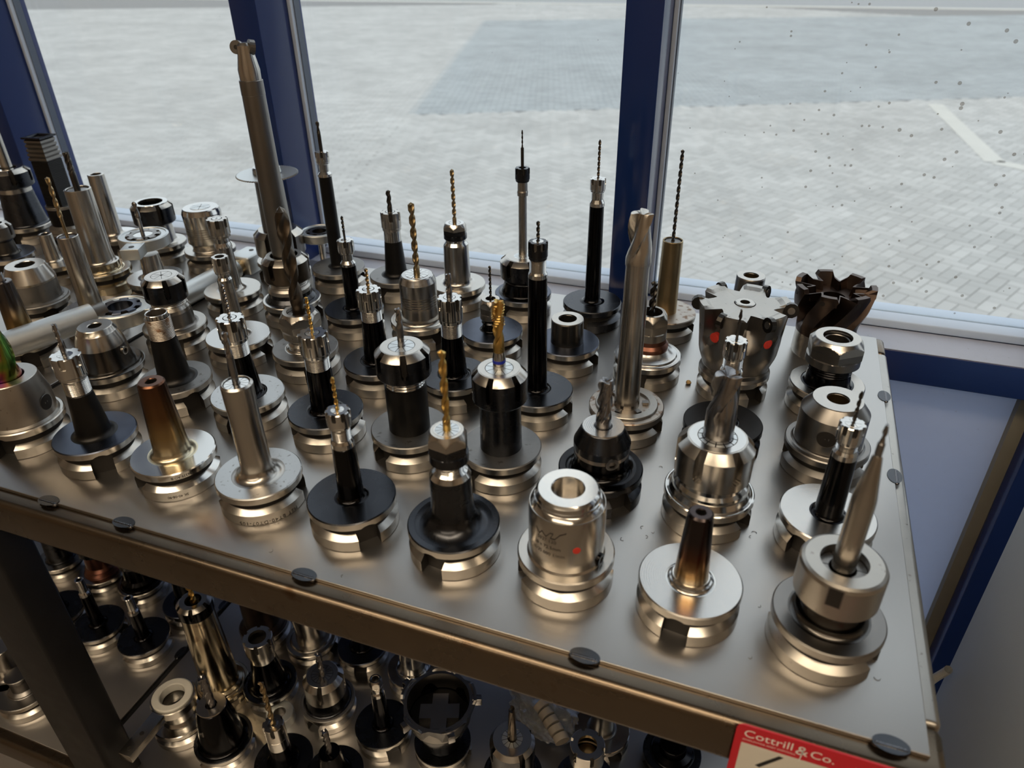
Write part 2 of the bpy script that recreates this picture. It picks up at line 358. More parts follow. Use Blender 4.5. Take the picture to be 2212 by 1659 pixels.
for k in range(len(MUL) - 1):
    x0, x1 = MUL[k] + 37, MUL[k + 1]
    b = MB(); b.box(x0, x1, YG, YG + 6, -18.5, WTOP); wn = struct('window_%d' % (k + 1), b, 'window_glass', smooth=0)
    b = MB(); b.box(x0, x0 + 5, 560, YG - .2, -18, WTOP, ch=1); b.box(x1 - 5, x1, 560, YG - .2, -18, WTOP, ch=1)
    b.box(x0 + 5.2, x1 - 5.2, 552, YG - .2, -17.5, -8, ch=2)
    b.build('glazing_bead', 'bead_grey', wn)
    b = MB(); b.box(x0 + 5, x0 + 6.5, 566, YG - .2, -8, WTOP); b.box(x1 - 6.5, x1 - 5, 566, YG - .2, -8, WTOP)
    b.build('glazing_seal', 'bead_dark', wn)
    b = MB(); b.box(x0 + 5, x1 - 5, YG + 6.2, YG + 30, -26, -10, ch=2); b.build('outer_sill', 'bead_grey', wn)
    b = MB(); b.box(x0, x1, 540, 552, FLOOR + 90, -55); sp = struct('panel_%d' % (k + 1), b, 'spandrel', smooth=0)
    b = MB(); b.box(x0, x0 + 14, 528, 540, FLOOR + 90, -55.2); b.box(x1 - 14, x1, 528, 540, FLOOR + 90, -55.2); b.build('gasket', 'gasket', sp)
    if -1300 < x0 < 800:
        ld = bpy.data.lights.new('window_portal', 'AREA'); ld.shape = 'RECTANGLE'; ld.size = .43; ld.size_y = 1.5; ld.energy = 1
        ld.cycles.is_portal = True
        lo = bpy.data.objects.new('window_portal', ld); COL.objects.link(lo)
        lo.location = Vector(((x0 + x1) / 2, YG + 12, 741)) * S; lo.rotation_euler = (radians(-90), 0, 0)

# ceiling lamps of the workshop
LAMPS = [(-1000, -1100), (-150, -900), (700, -1100), (-1000, -2600), (-150, -2600), (700, -2600)]
for i, (x, y) in enumerate(LAMPS):
    L = empty('ceiling_lamp', (x, y, CEIL - 60)); tag(L, 'long warm ceiling lamp mounted over the workshop floor', 'lamp', 'ceiling lamps of the workshop')
    b = MB(); b.box(-620, 620, -160, 160, 20, 58, ch=6); b.build('housing', 'bead_grey', L)
    b = MB(); b.box(-600, 600, -140, 140, 6, 19); b.build('diffuser', 'lamp_glow', L)

# yard: sand bed, block pavers, kerb and road
b = MB(); b.box(-45000, 36000, 600, 31000, YARD - 80, YARD - 8); pav = struct('pavement', b, 'joint_sand', smooth=0)
b = MB(); b.box(-45000, 36000, 31000, 31400, YARD - 80, YARD + 20, ch=15); struct('kerb', b, 'kerb_stone')
b = MB(); b.box(-40000, 40000, 31400, 70000, YARD - 80, YARD - 40); struct('road', b, 'asphalt', smooth=0)
PA = radians(17.5)
def yard(x, y): return (x * cos(PA) - y * sin(PA), x * sin(PA) + y * cos(PA))
def inv_yard(x, y): return (x * cos(PA) + y * sin(PA), -x * sin(PA) + y * cos(PA))
cand = []
def zone(x, y):
    # in yard axes: a running-bond strip on the left, a bluish running-bond drive across, herringbone elsewhere
    if x < -2300: return 'L'
    if y > 11500 + .12 * x and y < 26000: return 'B'
    return 'H'
U_ = 102.0
def consider(cx, cy_, ang, z):
    wx, wy = yard(cx, cy_)
    if wy < 700 or wy > 30900 or wx < -44000 or wx > 35000: return
    u, v, d = px((wx, wy, YARD))
    if d < 100 or u < -1100 or u > 3300 or v < -60 or v > 1000: return
    cand.append((d, wx, wy, PA + ang, z, u, v))
for i in range(-200, 260):                       # herringbone, 45 degrees
    for j in range(-200, 330):
        if (i - j) % 4: continue
        hx, hy = i, j
        for (ox, oy, an) in ((1.0, .5, 0), (.5, 2.0, pi / 2)):
            X, Y = (hx + ox) * U_, (hy + oy) * U_
            x = X * cos(pi / 4) - Y * sin(pi / 4); y = X * sin(pi / 4) + Y * cos(pi / 4)
            if zone(x, y) == 'H': consider(x, y, an + pi / 4, 'H')
for i in range(-220, 130):                       # running bond
    for j in range(0, 320):
        y = j * U_; x = i * 204 + (102 if j % 2 else 0)
        zz = zone(x, y)
        if zz != 'H': consider(x, y, 0, zz)
cand.sort(key=lambda c: c[0])
def brick_verts(wx, wy, a, dz):
    c, s_ = cos(a), sin(a); o = []
    for (lx, ly, lz) in ((-98, -47, 0), (98, -47, 0), (98, 47, 0), (-98, 47, 0), (-101, -50, -6), (101, -50, -6), (101, 50, -6), (-101, 50, -6)):
        lx *= .995; ly *= .99
        o.append((wx + lx * c - ly * s_, wy + lx * s_ + ly * c, YARD + lz + dz))
    return o
BF = [(0, 1, 2, 3), (4, 5, 1, 0), (5, 6, 2, 1), (6, 7, 3, 2), (7, 4, 0, 3)]
bm_ = {}
for z in 'HLB':
    b = MB(); b.add(brick_verts(0, 0, 0, -YARD), BF); bm_[z] = b.mesh('brick', ['paver_blue' if z == 'B' else 'paver_grey'], 0)
seen = [c for c in cand if 0 < c[5] < 2212 and c[6] < 740][:300]; ids = set(map(id, seen))
for c in seen: link('brick', bm_[c[4]], pav, (c[1], c[2], YARD + random.uniform(-1.5, 1.5)), c[3])
b = MB()
for c in cand:
    if id(c) in ids: continue
    b.add(brick_verts(c[1], c[2], c[3], random.uniform(-1.5, 1.5)), BF, 1 if c[4] == 'B' else 0)
tag(b.build('far_bricks', ['paver_grey', 'paver_blue'], pav, smooth=0), kind='stuff')
b = MB()                                          # painted bay line on the pavers
p0, p1 = at_z(2020, 225, YARD + 3), at_z(2150, 350, YARD + 3); p2 = at_z(2500, 420, YARD + 3)
for a_, c_ in ((p0, p1), (p1, p2)):
    dd = (c_ - a_).normalized(); nn = Vector((-dd.y, dd.x, 0)) * 110
    b.add([a_ - nn, c_ - nn, c_ + nn, a_ + nn], [(0, 1, 2, 3)])
b.build('bay_line', 'kerb_stone', pav, smooth=0)

# grey machine cabinet to the right of the bench
b = MB(); b.box(120, 560, 95, 329, FLOOR, 160, ch=4)
cab = b.build('machine_cabinet', 'cabinet_grey'); tag(cab, 'smooth grey painted machine cabinet beside the right end of the bench', 'cabinet')
b = MB()
cq = at_y(2032, 1442, 300); pts = [cq + Vector((7 * cos(t * .3), 10 * sin(t * .3), -t * 7)) for t in range(14)] + [cq + Vector((-4, -9, -110)), cq + Vector((-4, -9, FLOOR - cq.z + 5))]
for i in range(len(pts) - 1): b.tube(pts[i], pts[i + 1], 4, seg=10, caps=False)
tag(b.build('cable', 'cable_white'), 'pale cable hanging between the bench and the grey cabinet', 'cable')

# ------------------------------------------------------------------ the bench
ZL = -425.0                                       # lower shelf sheet
bench = empty('steel_bench', (0, 0, FLOOR)); tag(bench, 'welded steel tool rack bench with two sheet metal shelves by the window', 'bench')
def bpart(name, mb, mats, smooth=35):
    o = mb.build(name, mats, bench, (0, 0, -FLOOR), smooth=smooth); return o
for z0, nm in ((0, 'shelf_sheet'), (ZL, 'shelf_sheet')):
    for x0, x1 in ((-748, -4), (-1560, -756)):
        b = MB(); b.box(x0, x1, 0, 486, z0 - 3.0, z0, ch=.5); bpart(nm, b, 'table_sheet')
    for nm2, bx in (('front_rail', (-1575, 5, -13, 22)), ('back_rail', (-1575, 5, 458, 493))):
        b = MB(); b.box(bx[0], bx[1], bx[2], bx[3], z0 - 38, z0 - 3.1, ch=5); bpart(nm2, b, 'frame_steel')
    for x0 in (-30, -769, -1575):
        b = MB(); b.box(x0, x0 + 35, 22.2, 457.8, z0 - 38, z0 - 3.2, ch=3.5); bpart('side_rail', b, 'steel_worn' if x0 == -30 else 'dark_tube')
for x0, x1 in ((-752, -692), (-32, 3), (-1575, -1540)):
    for y0 in (-12.5, 458.5):
        for za, zb in ((ZL - 2.6 - 35, -37.2) if False else (ZL - 3.0, -38.2), (FLOOR, ZL - 38.2)):
            b = MB(); b.box(x0, x1, y0 + .2, y0 + 34.5, za, zb, ch=3); bpart('post', b, 'dark_tube')
def weld_spot(P, ax, L):
    b = MB(); n = 20; row = [(P[0] + (L * .55 * cos(2 * pi * k / n) if ax == 'x' else 5.5 * cos(2 * pi * k / n)), P[1] + (5.5 * sin(2 * pi * k / n) if ax == 'x' else L * .55 * sin(2 * pi * k / n)), P[2] + .25) for k in range(n)]
    sg = []
    b.cap(row)
    o = bpart('weld_halo', b, 'weld_halo')
    b = MB()
    for k in range(9):
        t = (k - 4) * L * .1; q = Vector(P) + Vector((t, -1.2, -1) if ax == 'x' else (1.2, t, -1))
        bm = bmesh.new(); bmesh.ops.create_icosphere(bm, subdivisions=2, radius=1)
        for v in bm.verts: v.co = Vector((v.co.x * (L * .17 if ax == 'x' else 2), v.co.y * (2 if ax == 'x' else L * .17), v.co.z * 1.6)) + q
        b.bm(bm)
    bpart('weld_bead', b, 'weld')
for u, v in ((103, 1083), (263, 1132), (650, 1250), (1260, 1427), (1925, 1606)):
    P = at_z(u, v, 0); weld_spot((P.x, .3, .1), 'x', 17)
for u, v in ((1918, 857), (1941, 1030)):
    P = at_z(u, v, 0); weld_spot((-3.8, P.y, .1), 'y', 17)
for u, v in ((406, 1415), (500, 1310)):
    P = at_z(u, v, ZL); weld_spot((-756, P.y, ZL + .1), 'y', 18)

# ------------------------------------------------------------------ tool holder kit
def flange_mesh(rt=31.5):
    b = MB()
    prof = [(0, 0), (30.8, 0), (31.5, .7), (31.5, 9.2), (27.2, 12.6), (26.3, 13.2), (26.3, 16.4), (27.2, 16.9), (rt, 19.4), (rt, 24.2), (rt - .8, 25), (0, 25)]
    ms = [0, 0, 0, 0, 2, 2, 2, 0, 0, 1, 1]
    b.lathe(prof, 96, mats=ms)
    cuts = []
    for s_ in (1, -1):
        c = MB(); bm = bmesh.new()
        pr = [(-8, -3)] + [(8, -3)] + [(8 * cos(t * pi / 10), 13.5 + 7.6 * sin(t * pi / 10)) for t in range(11)]
        x0, x1 = (22.6, 40) if s_ > 0 else (-40, -22.6)
        R = [[(x, y, z) for y, z in pr] for x in (x0, x1)]
        c.grid(R); c.cap(R[0], 0, True); c.cap(R[1])
        cuts.append(c)
    return evaluated_boolean(b, cuts, ['steel', 'steel_bright', 'slot_dark'])
FL = flange_mesh()
ROWY = [57.5, 149, 238, 331, 428]
def G(c, r): return (-58 - 79.6 * c, ROWY[r])
def GL(c, r): return (-807 - 80 * c, ROWY[r])
class Holder:
    def __init__(s, name, label, pos, top='steel', rim='steel', slot=None, zt=0.0, cat='tool holder', group=None, flange=True, z_at=25.0):
        if len(pos) == 3: P = at_z(pos[0], pos[1], zt + z_at); pos = (P.x, P.y)      # (u, v, 'px')
        s.x, s.y = pos; s.zt = zt
        s.o = empty(name, (s.x, s.y, zt)); tag(s.o, label, cat, group)
        s.yaw = random.uniform(0, pi)
        if slot:
            Q = at_z(slot[0], slot[1], zt + 8); s.yaw = atan2(Q.y - s.y, Q.x - s.x)
        d = Vector((s.x, s.y, 0)) - CAM; s.d0 = d
        if flange:
            f = link('flange', FL, s.o, (0, 0, 0), s.yaw); f.data.materials
            for i, mname in enumerate((rim, top, 'slot_dark')):
                f.material_slots[i].link = 'OBJECT'; f.material_slots[i].material = MATS[mname]
            s.flange = f
    def z(s, v):
        if isinstance(v, str): return float(v)
        a = (CYP - v) / F_PX
        return (a * FWD.dot(s.d0) - UPV.dot(s.d0)) / (UPV.z - a * FWD.z) - s.zt
    def r(s, z, wpx):
        q = [px((s.x + 10 * cos(t * pi / 8), s.y + 10 * sin(t * pi / 8), s.zt + z))[0] for t in range(16)]
        return wpx / 2 / ((max(q) - min(q)) / 20)
    def P(s, v, wd):
        z = s.z(v); return (wd if isinstance(wd, float) else s.r(z, wd), z)
    def add(s, name, mb, mats, rz=0.0, parent=None, smooth=17): return mb.build(name, mats, parent or s.o, rz=rz, smooth=smooth)
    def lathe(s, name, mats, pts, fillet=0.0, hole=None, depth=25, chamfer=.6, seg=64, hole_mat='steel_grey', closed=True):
        pr = [s.P(*p) for p in pts]
        if fillet:
            r0, z0 = pr[0]; z0 = max(z0, 25.0) if s.__dict__.get('flange') else z0
            pr = [(r0 + fillet * (1 - sin(t * pi / 12)), z0 + fillet * (1 - cos(t * pi / 12)) + .02) for t in range(7)] + pr[1:]
        rt, zt_ = pr[-1]
        if chamfer and len(pr) > 1 and rt > 3: pr = pr[:-1] + [(rt, zt_ - chamfer), (rt - chamfer, zt_)]
        b = MB(); n = len(pr) - 1
        if hole:
            rh = hole if isinstance(hole, float) else s.r(zt_, hole)
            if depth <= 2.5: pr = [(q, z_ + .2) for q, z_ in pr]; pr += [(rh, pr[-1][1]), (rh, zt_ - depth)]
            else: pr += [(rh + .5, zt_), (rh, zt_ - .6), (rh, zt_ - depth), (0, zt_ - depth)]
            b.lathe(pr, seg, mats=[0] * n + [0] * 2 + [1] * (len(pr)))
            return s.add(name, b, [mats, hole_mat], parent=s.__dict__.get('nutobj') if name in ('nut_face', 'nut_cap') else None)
        if closed: pr.append((0, pr[-1][1]))
        b.lathe(pr, seg); return s.add(name, b, mats)
    def thread(s, name, mats, v0, v1, wd, pitch=1.3):
        r0, z0 = s.P(v0, wd); z1 = s.z(v1); n = max(3, int((z1 - z0) / pitch)); pr = []
        for k in range(n):
            za = z0 + (z1 - z0) * k / n; dz = (z1 - z0) / n
            pr += [(r0 - .55, za), (r0, za + dz * .4), (r0, za + dz * .6)]
        pr.append((r0 - .55, z1)); b = MB(); b.lathe(pr, 64); return s.add(name, b, mats)
    def polar(s, rows, nslot, cols_between=6, off=0.0, rs=0.0, mslot=1):
        """rows: (z, r, half slot angle or 0); slots are cut to radius rs"""
        out = []
        for z, r, wd in rows:
            ring = []
            for k in range(nslot):
                c = off + 2 * pi * k / nslot; h = wd if wd else .0
                ww = max(h, .03); cut = h > 0
                rr = min(r, rs) if cut else r
                for a, q in ((-ww - .012, r), (-ww, rr), (ww, rr), (ww + .012, r)): ring.append((q * cos(c + a), q * sin(c + a), z))
                a0 = c + ww + .012; a1 = c + 2 * pi / nslot - ww - .012
                for j in range(1, cols_between): a = a0 + (a1 - a0) * j / cols_between; ring.append((r * cos(a), r * sin(a), z))
            out.append(ring)
        per = 4 + cols_between - 1
        mf = lambda i, k: mslot if (k % per == 1 and rows[i + 1][2] > 0) else 0
        return out, mf
    def nut(s, kind, v0, v1, wd, mats='steel', cap='steel', bore=None, off=0.0, slot_mat='slot_dark', n=None, hw=None):
        """collet nut between ring centres v0 (bottom) and v1 (top)"""
        z0 = s.z(v0); z1 = s.z(v1); R = s.r((z0 + z1) / 2, wd) if not isinstance(wd, float) else wd
        H = z1 - z0; b = MB(); rb = bore if bore else R * .5
        if kind == 'mini':
            n = n or 8; h = hw or .17; zs = z1 - H * .42
            rows = [(z0, R * .86, 0), (z0 + .8, R * .93, 0), (z0 + H * .16, R * .94, 0), (z0 + H * .2, R, 0), (zs, R, 0), (zs + .01, R, h * .55), (zs + .7, R, h * .9), (zs + 1.2, R, h), (z1 - .6, R, h), (z1, R - .6, h), (z1, rb, 0), (z1 - 4, rb, 0)]
            rs = R * .84; capfrom = 99
        elif kind == 'er':
            n = n or 6; h = hw or .115; zs = z0 + H * .26; zc = z1 - H * .20
            rows = [(z0, R * .9, 0), (z0 + 1.2, R * .97, 0), (z0 + 2.2, R, 0), (zs, R, 0), (zs + .01, R, h * .4), (zs + 1.0, R, h * .8), (zs + 2.2, R, h), (zc, R, h), (zc + .4, R - .35, h), (z1 - .2, R * .78, h), (z1, R * .765, h * .8), (z1, rb, 0), (z1 - 3, rb, 0)]
            rs = R * .80; capfrom = 7
        else:
            rows = None
        if rows:
            g, mf = s.polar(rows, n, 6, off, rs); b.grid(g, mfun=lambda i, k: mf(i, k) if mf(i, k) else (2 if i >= capfrom else 0))
            o = s.add('collet_nut', b, [mats, slot_mat, cap])
        elif kind == 'hex':
            N = 96; out = []
            for z, cone, hx in [(z0, R * .88, 0), (z0 + 1, R * .95, 0), (z0 + H * .30, R * .95, 0)] + [(z0 + H * (.30 + .02 * k), R * (.955 + .012 * k), 1) for k in range(1, 5)] + [(z0 + H * .6, R * 1.02, 1)] + [(z1 - H * .26 + H * .26 * k / 8, R * (1.02 - .24 * k / 8), 1) for k in range(9)] + [(z1, rb, 0), (z1 - 4, rb, 0)]:
                ring = []
                for k in range(N):
                    a = 2 * pi * k / N + off; hexr = R * .87 / cos(((a - off + pi / 6) % (pi / 3)) - pi / 6)
                    rr = min(cone, hexr) if hx else cone
                    ring.append((rr * cos(a), rr * sin(a), z))
                out.append(ring)
            nb = len(out) - 12; b.grid(out, mfun=lambda i, k: 1 if i >= nb else 0); o = s.add('collet_nut', b, [mats, cap], smooth=14)
        else:
            b.lathe([(R * .9, z0), (R * .96, z0 + 1), (R, z0 + 2.5), (R, z1 - 3), (R - .9, z1 - 1), (R - 2.6, z1), (rb, z1), (rb, z1 - 8)], 72); o = s.add('collet_nut', b, mats)
        s.nutobj = o
        return o
    def collet(s, v, ro, ri=1.0, n=8, mats='steel_bright', dz=.0, slit=.045):
        z = s.z(v) - dz; b = MB(); ro = ro if isinstance(ro, float) else s.r(z, ro); ri = ri if isinstance(ri, float) else s.r(z, ri) * 1.02
        rows = []; E_ = 5
        for r, up in ((ro, -1.0), (ro - .25, .15), (ri + .4, .35), (ri, .2), (ri * .98, -4)):
            ring = []; sl = min(.35, slit * ro / r * .5)
            for k in range(n):
                c = 2 * pi * k / n
                for a, dd in ((-sl, 0), (-sl * .8, -1.2), (sl * .8, -1.2), (sl, 0)): ring.append((r * cos(c + a), r * sin(c + a), z + up + dd))
                for j in range(1, E_): a = c + sl + (2 * pi / n - 2 * sl) * j / E_; ring.append((r * cos(a), r * sin(a), z + up))
            rows.append(ring)
        per = 4 + E_ - 1
        b.grid(rows, mfun=lambda i, k: 1 if k % per in (0, 1, 2) or i > 2 else 0)
        return s.add('collet', b, [mats, 'slot_dark'], parent=s.__dict__.get('nutobj'))
    def cutter(s, kind, v0, v1, wd, mats, flute_from=None, nf=None, pitch=None, name=None, shank=None, shank_mat=None, dx=0.0):
        z0 = s.z(v0); z1 = s.z(v1); zf = s.z(flute_from) if flute_from is not None else z0 + 1
        R = wd if isinstance(wd, float) else s.r((z0 + z1) / 2, wd)
        RS = R if shank is None else (shank if isinstance(shank, float) else s.r((z0 + zf) / 2, shank))
        nf = nf or (2 if kind == 'drill' else 3); pitch = pitch or R * (10.5 if kind == 'drill' else 9.5)
        M2 = 36 if kind == 'drill' else (48 if nf < 4 else 64)
        b = MB(); N = max(6, int((z1 - zf) / (pitch / 18)))
        def sec(ph, t_end, dep):
            q = (ph * nf / (2 * pi)) % 1
            if kind == 'drill':
                if q < .36: return 1 if q > .06 else 1.0
                return 1 - dep * (sin(pi * (q - .36) / .64) ** .8)
            if q < .04: return 1
            if q < .40: return 1 - dep * min(1, (q - .04) / .07)
            return (1 - dep) + (dep - .03) * ((q - .40) / .60) ** .8
        rows = []; mi = []
        if zf - z0 > .5:
            for z in (z0, zf - R * .6): rows.append([(RS * cos(2 * pi * k / M2), RS * sin(2 * pi * k / M2), z) for k in range(M2)]); mi.append(1)
        tipL = R * (.62 if kind == 'drill' else (1.0 if kind == 'ball' else .02))
        dmax = .60 if kind == 'drill' else (.52 if nf < 4 else .42)
        for i in range(N + 1):
            z = zf + (z1 - tipL - zf) * i / N; dep = dmax * min(1, (z - zf + .01) / (R * 1.6)); tw = 2 * pi * (z - zf) / pitch
            rows.append([(R * sec(2 * pi * k / M2, 0, dep) * cos(2 * pi * k / M2 + tw), R * sec(2 * pi * k / M2, 0, dep) * sin(2 * pi * k / M2 + tw), z) for k in range(M2)]); mi.append(0)
        tw = 2 * pi * (z1 - tipL - zf) / pitch
        steps = ((.5, .5), (.06, 1)) if kind == 'drill' else (((.92, .38), (.7, .7), (.38, .92), (.05, 1)) if kind == 'ball' else ((.98, 1), (.55, -5), (.1, -14)))
        for f, h in steps:
            zz = z1 - tipL + tipL * h if kind != 'endmill' else (z1 + (h if h < 0 else 0) * R * .02)
            rows.append([(R * f * sec(2 * pi * k / M2, 0, dmax * (1 if f > .3 else .3)) * cos(2 * pi * k / M2 + tw), R * f * sec(2 * pi * k / M2, 0, dmax * (1 if f > .3 else .3)) * sin(2 * pi * k / M2 + tw), zz) for k in range(M2)]); mi.append(0)
        b.grid(rows, mfun=lambda i, k: mi[i]); b.cap(rows[-1])
        nm = name or {'drill': 'drill_bit', 'endmill': 'end_mill', 'ball': 'ball_mill'}[kind]
        return s.add(nm, b, [mats, shank_mat or mats], smooth=28)
    def screw(s, u, v, R, rpx, plain=False, sm='carbide', name='set_screw', proud=.4):
        """socket set screw seated in the side of a drum of radius R, at pixel (u, v)"""
        lo, hi = -40.0, 140.0; d = ray(u, v); best = None
        a2 = d.x ** 2 + d.y ** 2; ox, oy = CAM.x - s.x, CAM.y - s.y
        bq = 2 * (ox * d.x + oy * d.y); cq = ox * ox + oy * oy - R * R; D = bq * bq - 4 * a2 * cq
        if D < 0: return
        t = (-bq - sqrt(D)) / (2 * a2); Q = CAM + d * t; a = atan2(Q.y - s.y, Q.x - s.x); z = Q.z - s.zt
        r = rpx * (Q - CAM).dot(FWD) / F_PX; b = MB(); N = 24
        def ring(rr, x): return [(x, rr * cos(2 * pi * k / N), rr * sin(2 * pi * k / N) + z) for k in range(N)]
        def hexr(rr, x): return [(x, rr / cos(((2 * pi * k / N) % (pi / 3)) - pi / 6) * cos(2 * pi * k / N), rr / cos(((2 * pi * k / N) % (pi / 3)) - pi / 6) * sin(2 * pi * k / N) + z) for k in range(N)]
        rows = [ring(r, R - 4), ring(r, R + proud), ring(r * .8, R + proud + .2), hexr(r * .5, R + proud + .1), hexr(r * .5, R - 2.4)]
        if plain: rows = rows[:3]; b.grid(rows); b.cap(rows[-1])
        else: b.grid(rows, mfun=lambda i, k: 1 if i >= 3 else 0); b.cap(rows[-1], 1)
        return s.add(name, b, [sm, 'slot_dark'], rz=a)
    def side_hole(s, u, v, R, rpx):
        return s.screw(u, v, R, rpx, sm='black_gloss', name='screw_hole', proud=.15) if False else s._hole(u, v, R, rpx)
    def _hole(s, u, v, R, rpx):
        d = ray(u, v); a2 = d.x ** 2 + d.y ** 2; ox, oy = CAM.x - s.x, CAM.y - s.y
        bq = 2 * (ox * d.x + oy * d.y); D = bq * bq - 4 * a2 * (ox * ox + oy * oy - R * R)
        if D < 0: return
        t = (-bq - sqrt(D)) / (2 * a2); Q = CAM + d * t; a = atan2(Q.y - s.y, Q.x - s.x); z = Q.z - s.zt
        r = rpx * (Q - CAM).dot(FWD) / F_PX; b = MB(); N = 28
        def ring(rr, dep): return [(sqrt(max(1, R * R - (rr * cos(2 * pi * k / N)) ** 2)) + .25 - dep, rr * cos(2 * pi * k / N), rr * sin(2 * pi * k / N) + z) for k in range(N)]
        rows = [ring(r * 1.06, .2), ring(r, .0), ring(r * .98, .1)]
        b.grid(rows[:2], 0)
        for i, (f, dp) in enumerate(((.8, .12), (.5, .2), (.05, .24))): rows.append(ring(r * f, dp))
        b.grid(rows[1:], 1); b.cap(rows[-1], 1)
        return s.add('screw_hole', b, ['steel_grey', 'slot_dark'], rz=a)
def text_on_ring(h, string, size, R, z, ang, flip=True, mats='engraving', sp=1.0):
    def fn(x, y):
        if flip: x, y = -x, -y
        a = ang + x / (R + .12); return ((R + .12) * cos(a), (R + .12) * sin(a), z + y)
    if abs(R - 31.5) < .01: return link('engraved_text', text_mesh(string, size, fn, 'engraved_text', mats, spacing=sp), h.flange, rz=-h.yaw)
    return link('engraved_text', text_mesh(string, size, fn, 'engraved_text', mats, spacing=sp), h.o)
def text_on_top(h, string, size, R, z, ang):
    def fn(x, y):
        a = ang - x / R; rr = R + y; return (rr * cos(a), rr * sin(a), z + .08)
    return link('engraved_text', text_mesh(string, size, fn, 'engraved_text', 'engraving'), h.__dict__.get('nutobj') or h.o)
def cyl_hit(h, u, v, R):
    d = ray(u, v); a2 = d.x ** 2 + d.y ** 2; ox, oy = CAM.x - h.x, CAM.y - h.y
    bq = 2 * (ox * d.x + oy * d.y); D = max(0, bq * bq - 4 * a2 * (ox * ox + oy * oy - R * R))
    Q = CAM + d * ((-bq - sqrt(D)) / (2 * a2)); return atan2(Q.y - h.y, Q.x - h.x), Q.z - h.zt
def ang_to(h, u, v, z):
    Q = at_z(u, v, z); return atan2(Q.y - h.y, Q.x - h.x)
# ------------------------------------------------------------------ upper shelf, front row
h = Holder('end_mill_holder', 'silver side lock holder gripping a rainbow coated end mill at the front edge', G(8, 0), slot=(22, 967))
h.lathe('body', 'steel_worn', [('25', 28.6), ('27', 27.4), ('29', 27.2), (858, 27.2), (812, 22.5)], hole=13.2, depth=14)
h._hole(101, 868, 27.2, 17)
h.cutter('endmill', 818, 672, 12.2, 'iridescent', flute_from=806, nf=3, shank=12.2)

h = Holder('collet_chuck', 'slim black chuck with silver castle nut and small end mill, beside the rainbow mill', G(7, 0), top='blue_black', slot=(223, 1000))
h.lathe('neck', 'black_satin', [('25', 76), (846, 58)], fillet=4.5)
h.thread('thread', 'steel_bright', 846, 808, 57, 1.1)
h.nut('mini', 816, 766, 70, 'steel_bright', slot_mat='steel', n=6, hw=.2); h.collet(766, 5.6, 13, 8)
h.cutter('endmill', 768, 701, 13, 'carbide', flute_from=745)

h = Holder('shrink_fit_holder', 'shrink fit holder with brown heat tinted taper on a bright silver flange', G(6, 0), top='steel_bright', rim='steel_bright', slot=(468, 978))
h.lathe('taper', 'heat_brown', [('25', 80), (838, 64), (823, 62)], fillet=5, hole=25, depth=30, chamfer=1.2)
text_on_ring(h, 'JIS B6339 AD/B', 3.0, 31.5, 22.4, ang_to(h, 395, 1022, 20)); text_on_ring(h, 'SK 40-08-90', 3.0, 31.5, 5.4, ang_to(h, 385, 1066, 5))

h = Holder('collet_chuck', 'straight silver slim chuck with flush collet and grey end mill on a pitted flange', G(5, 0), top='steel_pitted', slot=(655, 1048))
h.lathe('body', 'steel', [('25', 68), (905, 67), (826, 72)], fillet=8, hole=58, depth=4, chamfer=1.4)
h.collet(829, 56, 17, 12); h.cutter('endmill', 832, 719, 16, 'carbide', flute_from=770)
text_on_ring(h, 'MST BT40-DT07-105', 4.2, 31.5, 3.8, ang_to(h, 580, 1108, 4), sp=1.25)

h = Holder('collet_chuck', 'small black collet chuck with castle nut and thin gold drill, slot facing the bench front', G(4, 0), top='black_oxide', slot=(789, 1147))
h.lathe('neck', 'black_gloss', [('25', 55), (960, 51)], fillet=3.5)
h.lathe('collar', 'steel_bright', [(960, 51), (951, 51), (945, 44)], chamfer=0); h.thread('thread', 'steel_bright', 946, 916, 42, 1.0)
h.nut('mini', 921, 885, 54, 'steel_bright', off=.2); h.collet(885, 4.6, 9, 8); h.cutter('drill', 888, 814, 9, 'gold', pitch=11)

h = Holder('collet_chuck', 'black collet chuck with hex nut and long gold drill, flared base on the front row', G(3, 0), top='black_oxide', slot=(946, 1209))
h.lathe('neck', 'black_oxide', [('25', 94), (1070, 91), (1022, 91)], fillet=12, chamfer=0)
h.lathe('shoulder', 'steel_bright', [(1022, 91), (1013, 78), (1008, 64)], chamfer=0); h.thread('thread', 'steel_bright', 1010, 985, 66, 1.2)
h.nut('hex', 993, 928, 92, 'black_oxide', bore=8.0, off=.35)
h.lathe('nut_cap', 'steel_bright', [(929.0, 54), (928, 53)], hole=8.2, depth=2, chamfer=0)
h.collet(928, 7.8, 17, 12, mats='aluminium'); h.cutter('drill', 932, 756, 18, 'gold', flute_from=912, pitch=26)

h = Holder('hydraulic_chuck', 'large silver hydraulic chuck with wide open bore and red dot on its drum', G(2, 0), top='steel', rim='steel', slot=(1126, 1234))
dr = h.r(45, 165)
h.lathe('drum', 'steel', [('25', dr + 1), ('26.5', dr), (1090, dr), (1079, dr - .6)], chamfer=0)
h.lathe('nose', 'steel_bright', [(1079, 162), (1072, 150), (1071, 147), (1066, 146), (1065, 142), (1058, 140), (1053, 133)], hole=71, depth=40, hole_mat='steel', seg=80)
h.screw(1295, 1208, dr, 15, sm='black_gloss', proud=1.2); h.screw(1246, 1190, dr, 9, sm='red_paint', name='red_dot', proud=.1, plain=True)
for i, (tx, yy) in enumerate((('S527 120', 1166), ('20 x 72.5mm', 1180), ('2.5/25.000 1/min', 1194))):
    a0, zz = cyl_hit(h, 1180, yy, dr); text_on_ring(h, tx, 3.6, dr, zz - 1.2, a0, flip=False)
b = MB(); a0, z0 = cyl_hit(h, 1182, 1160, dr)
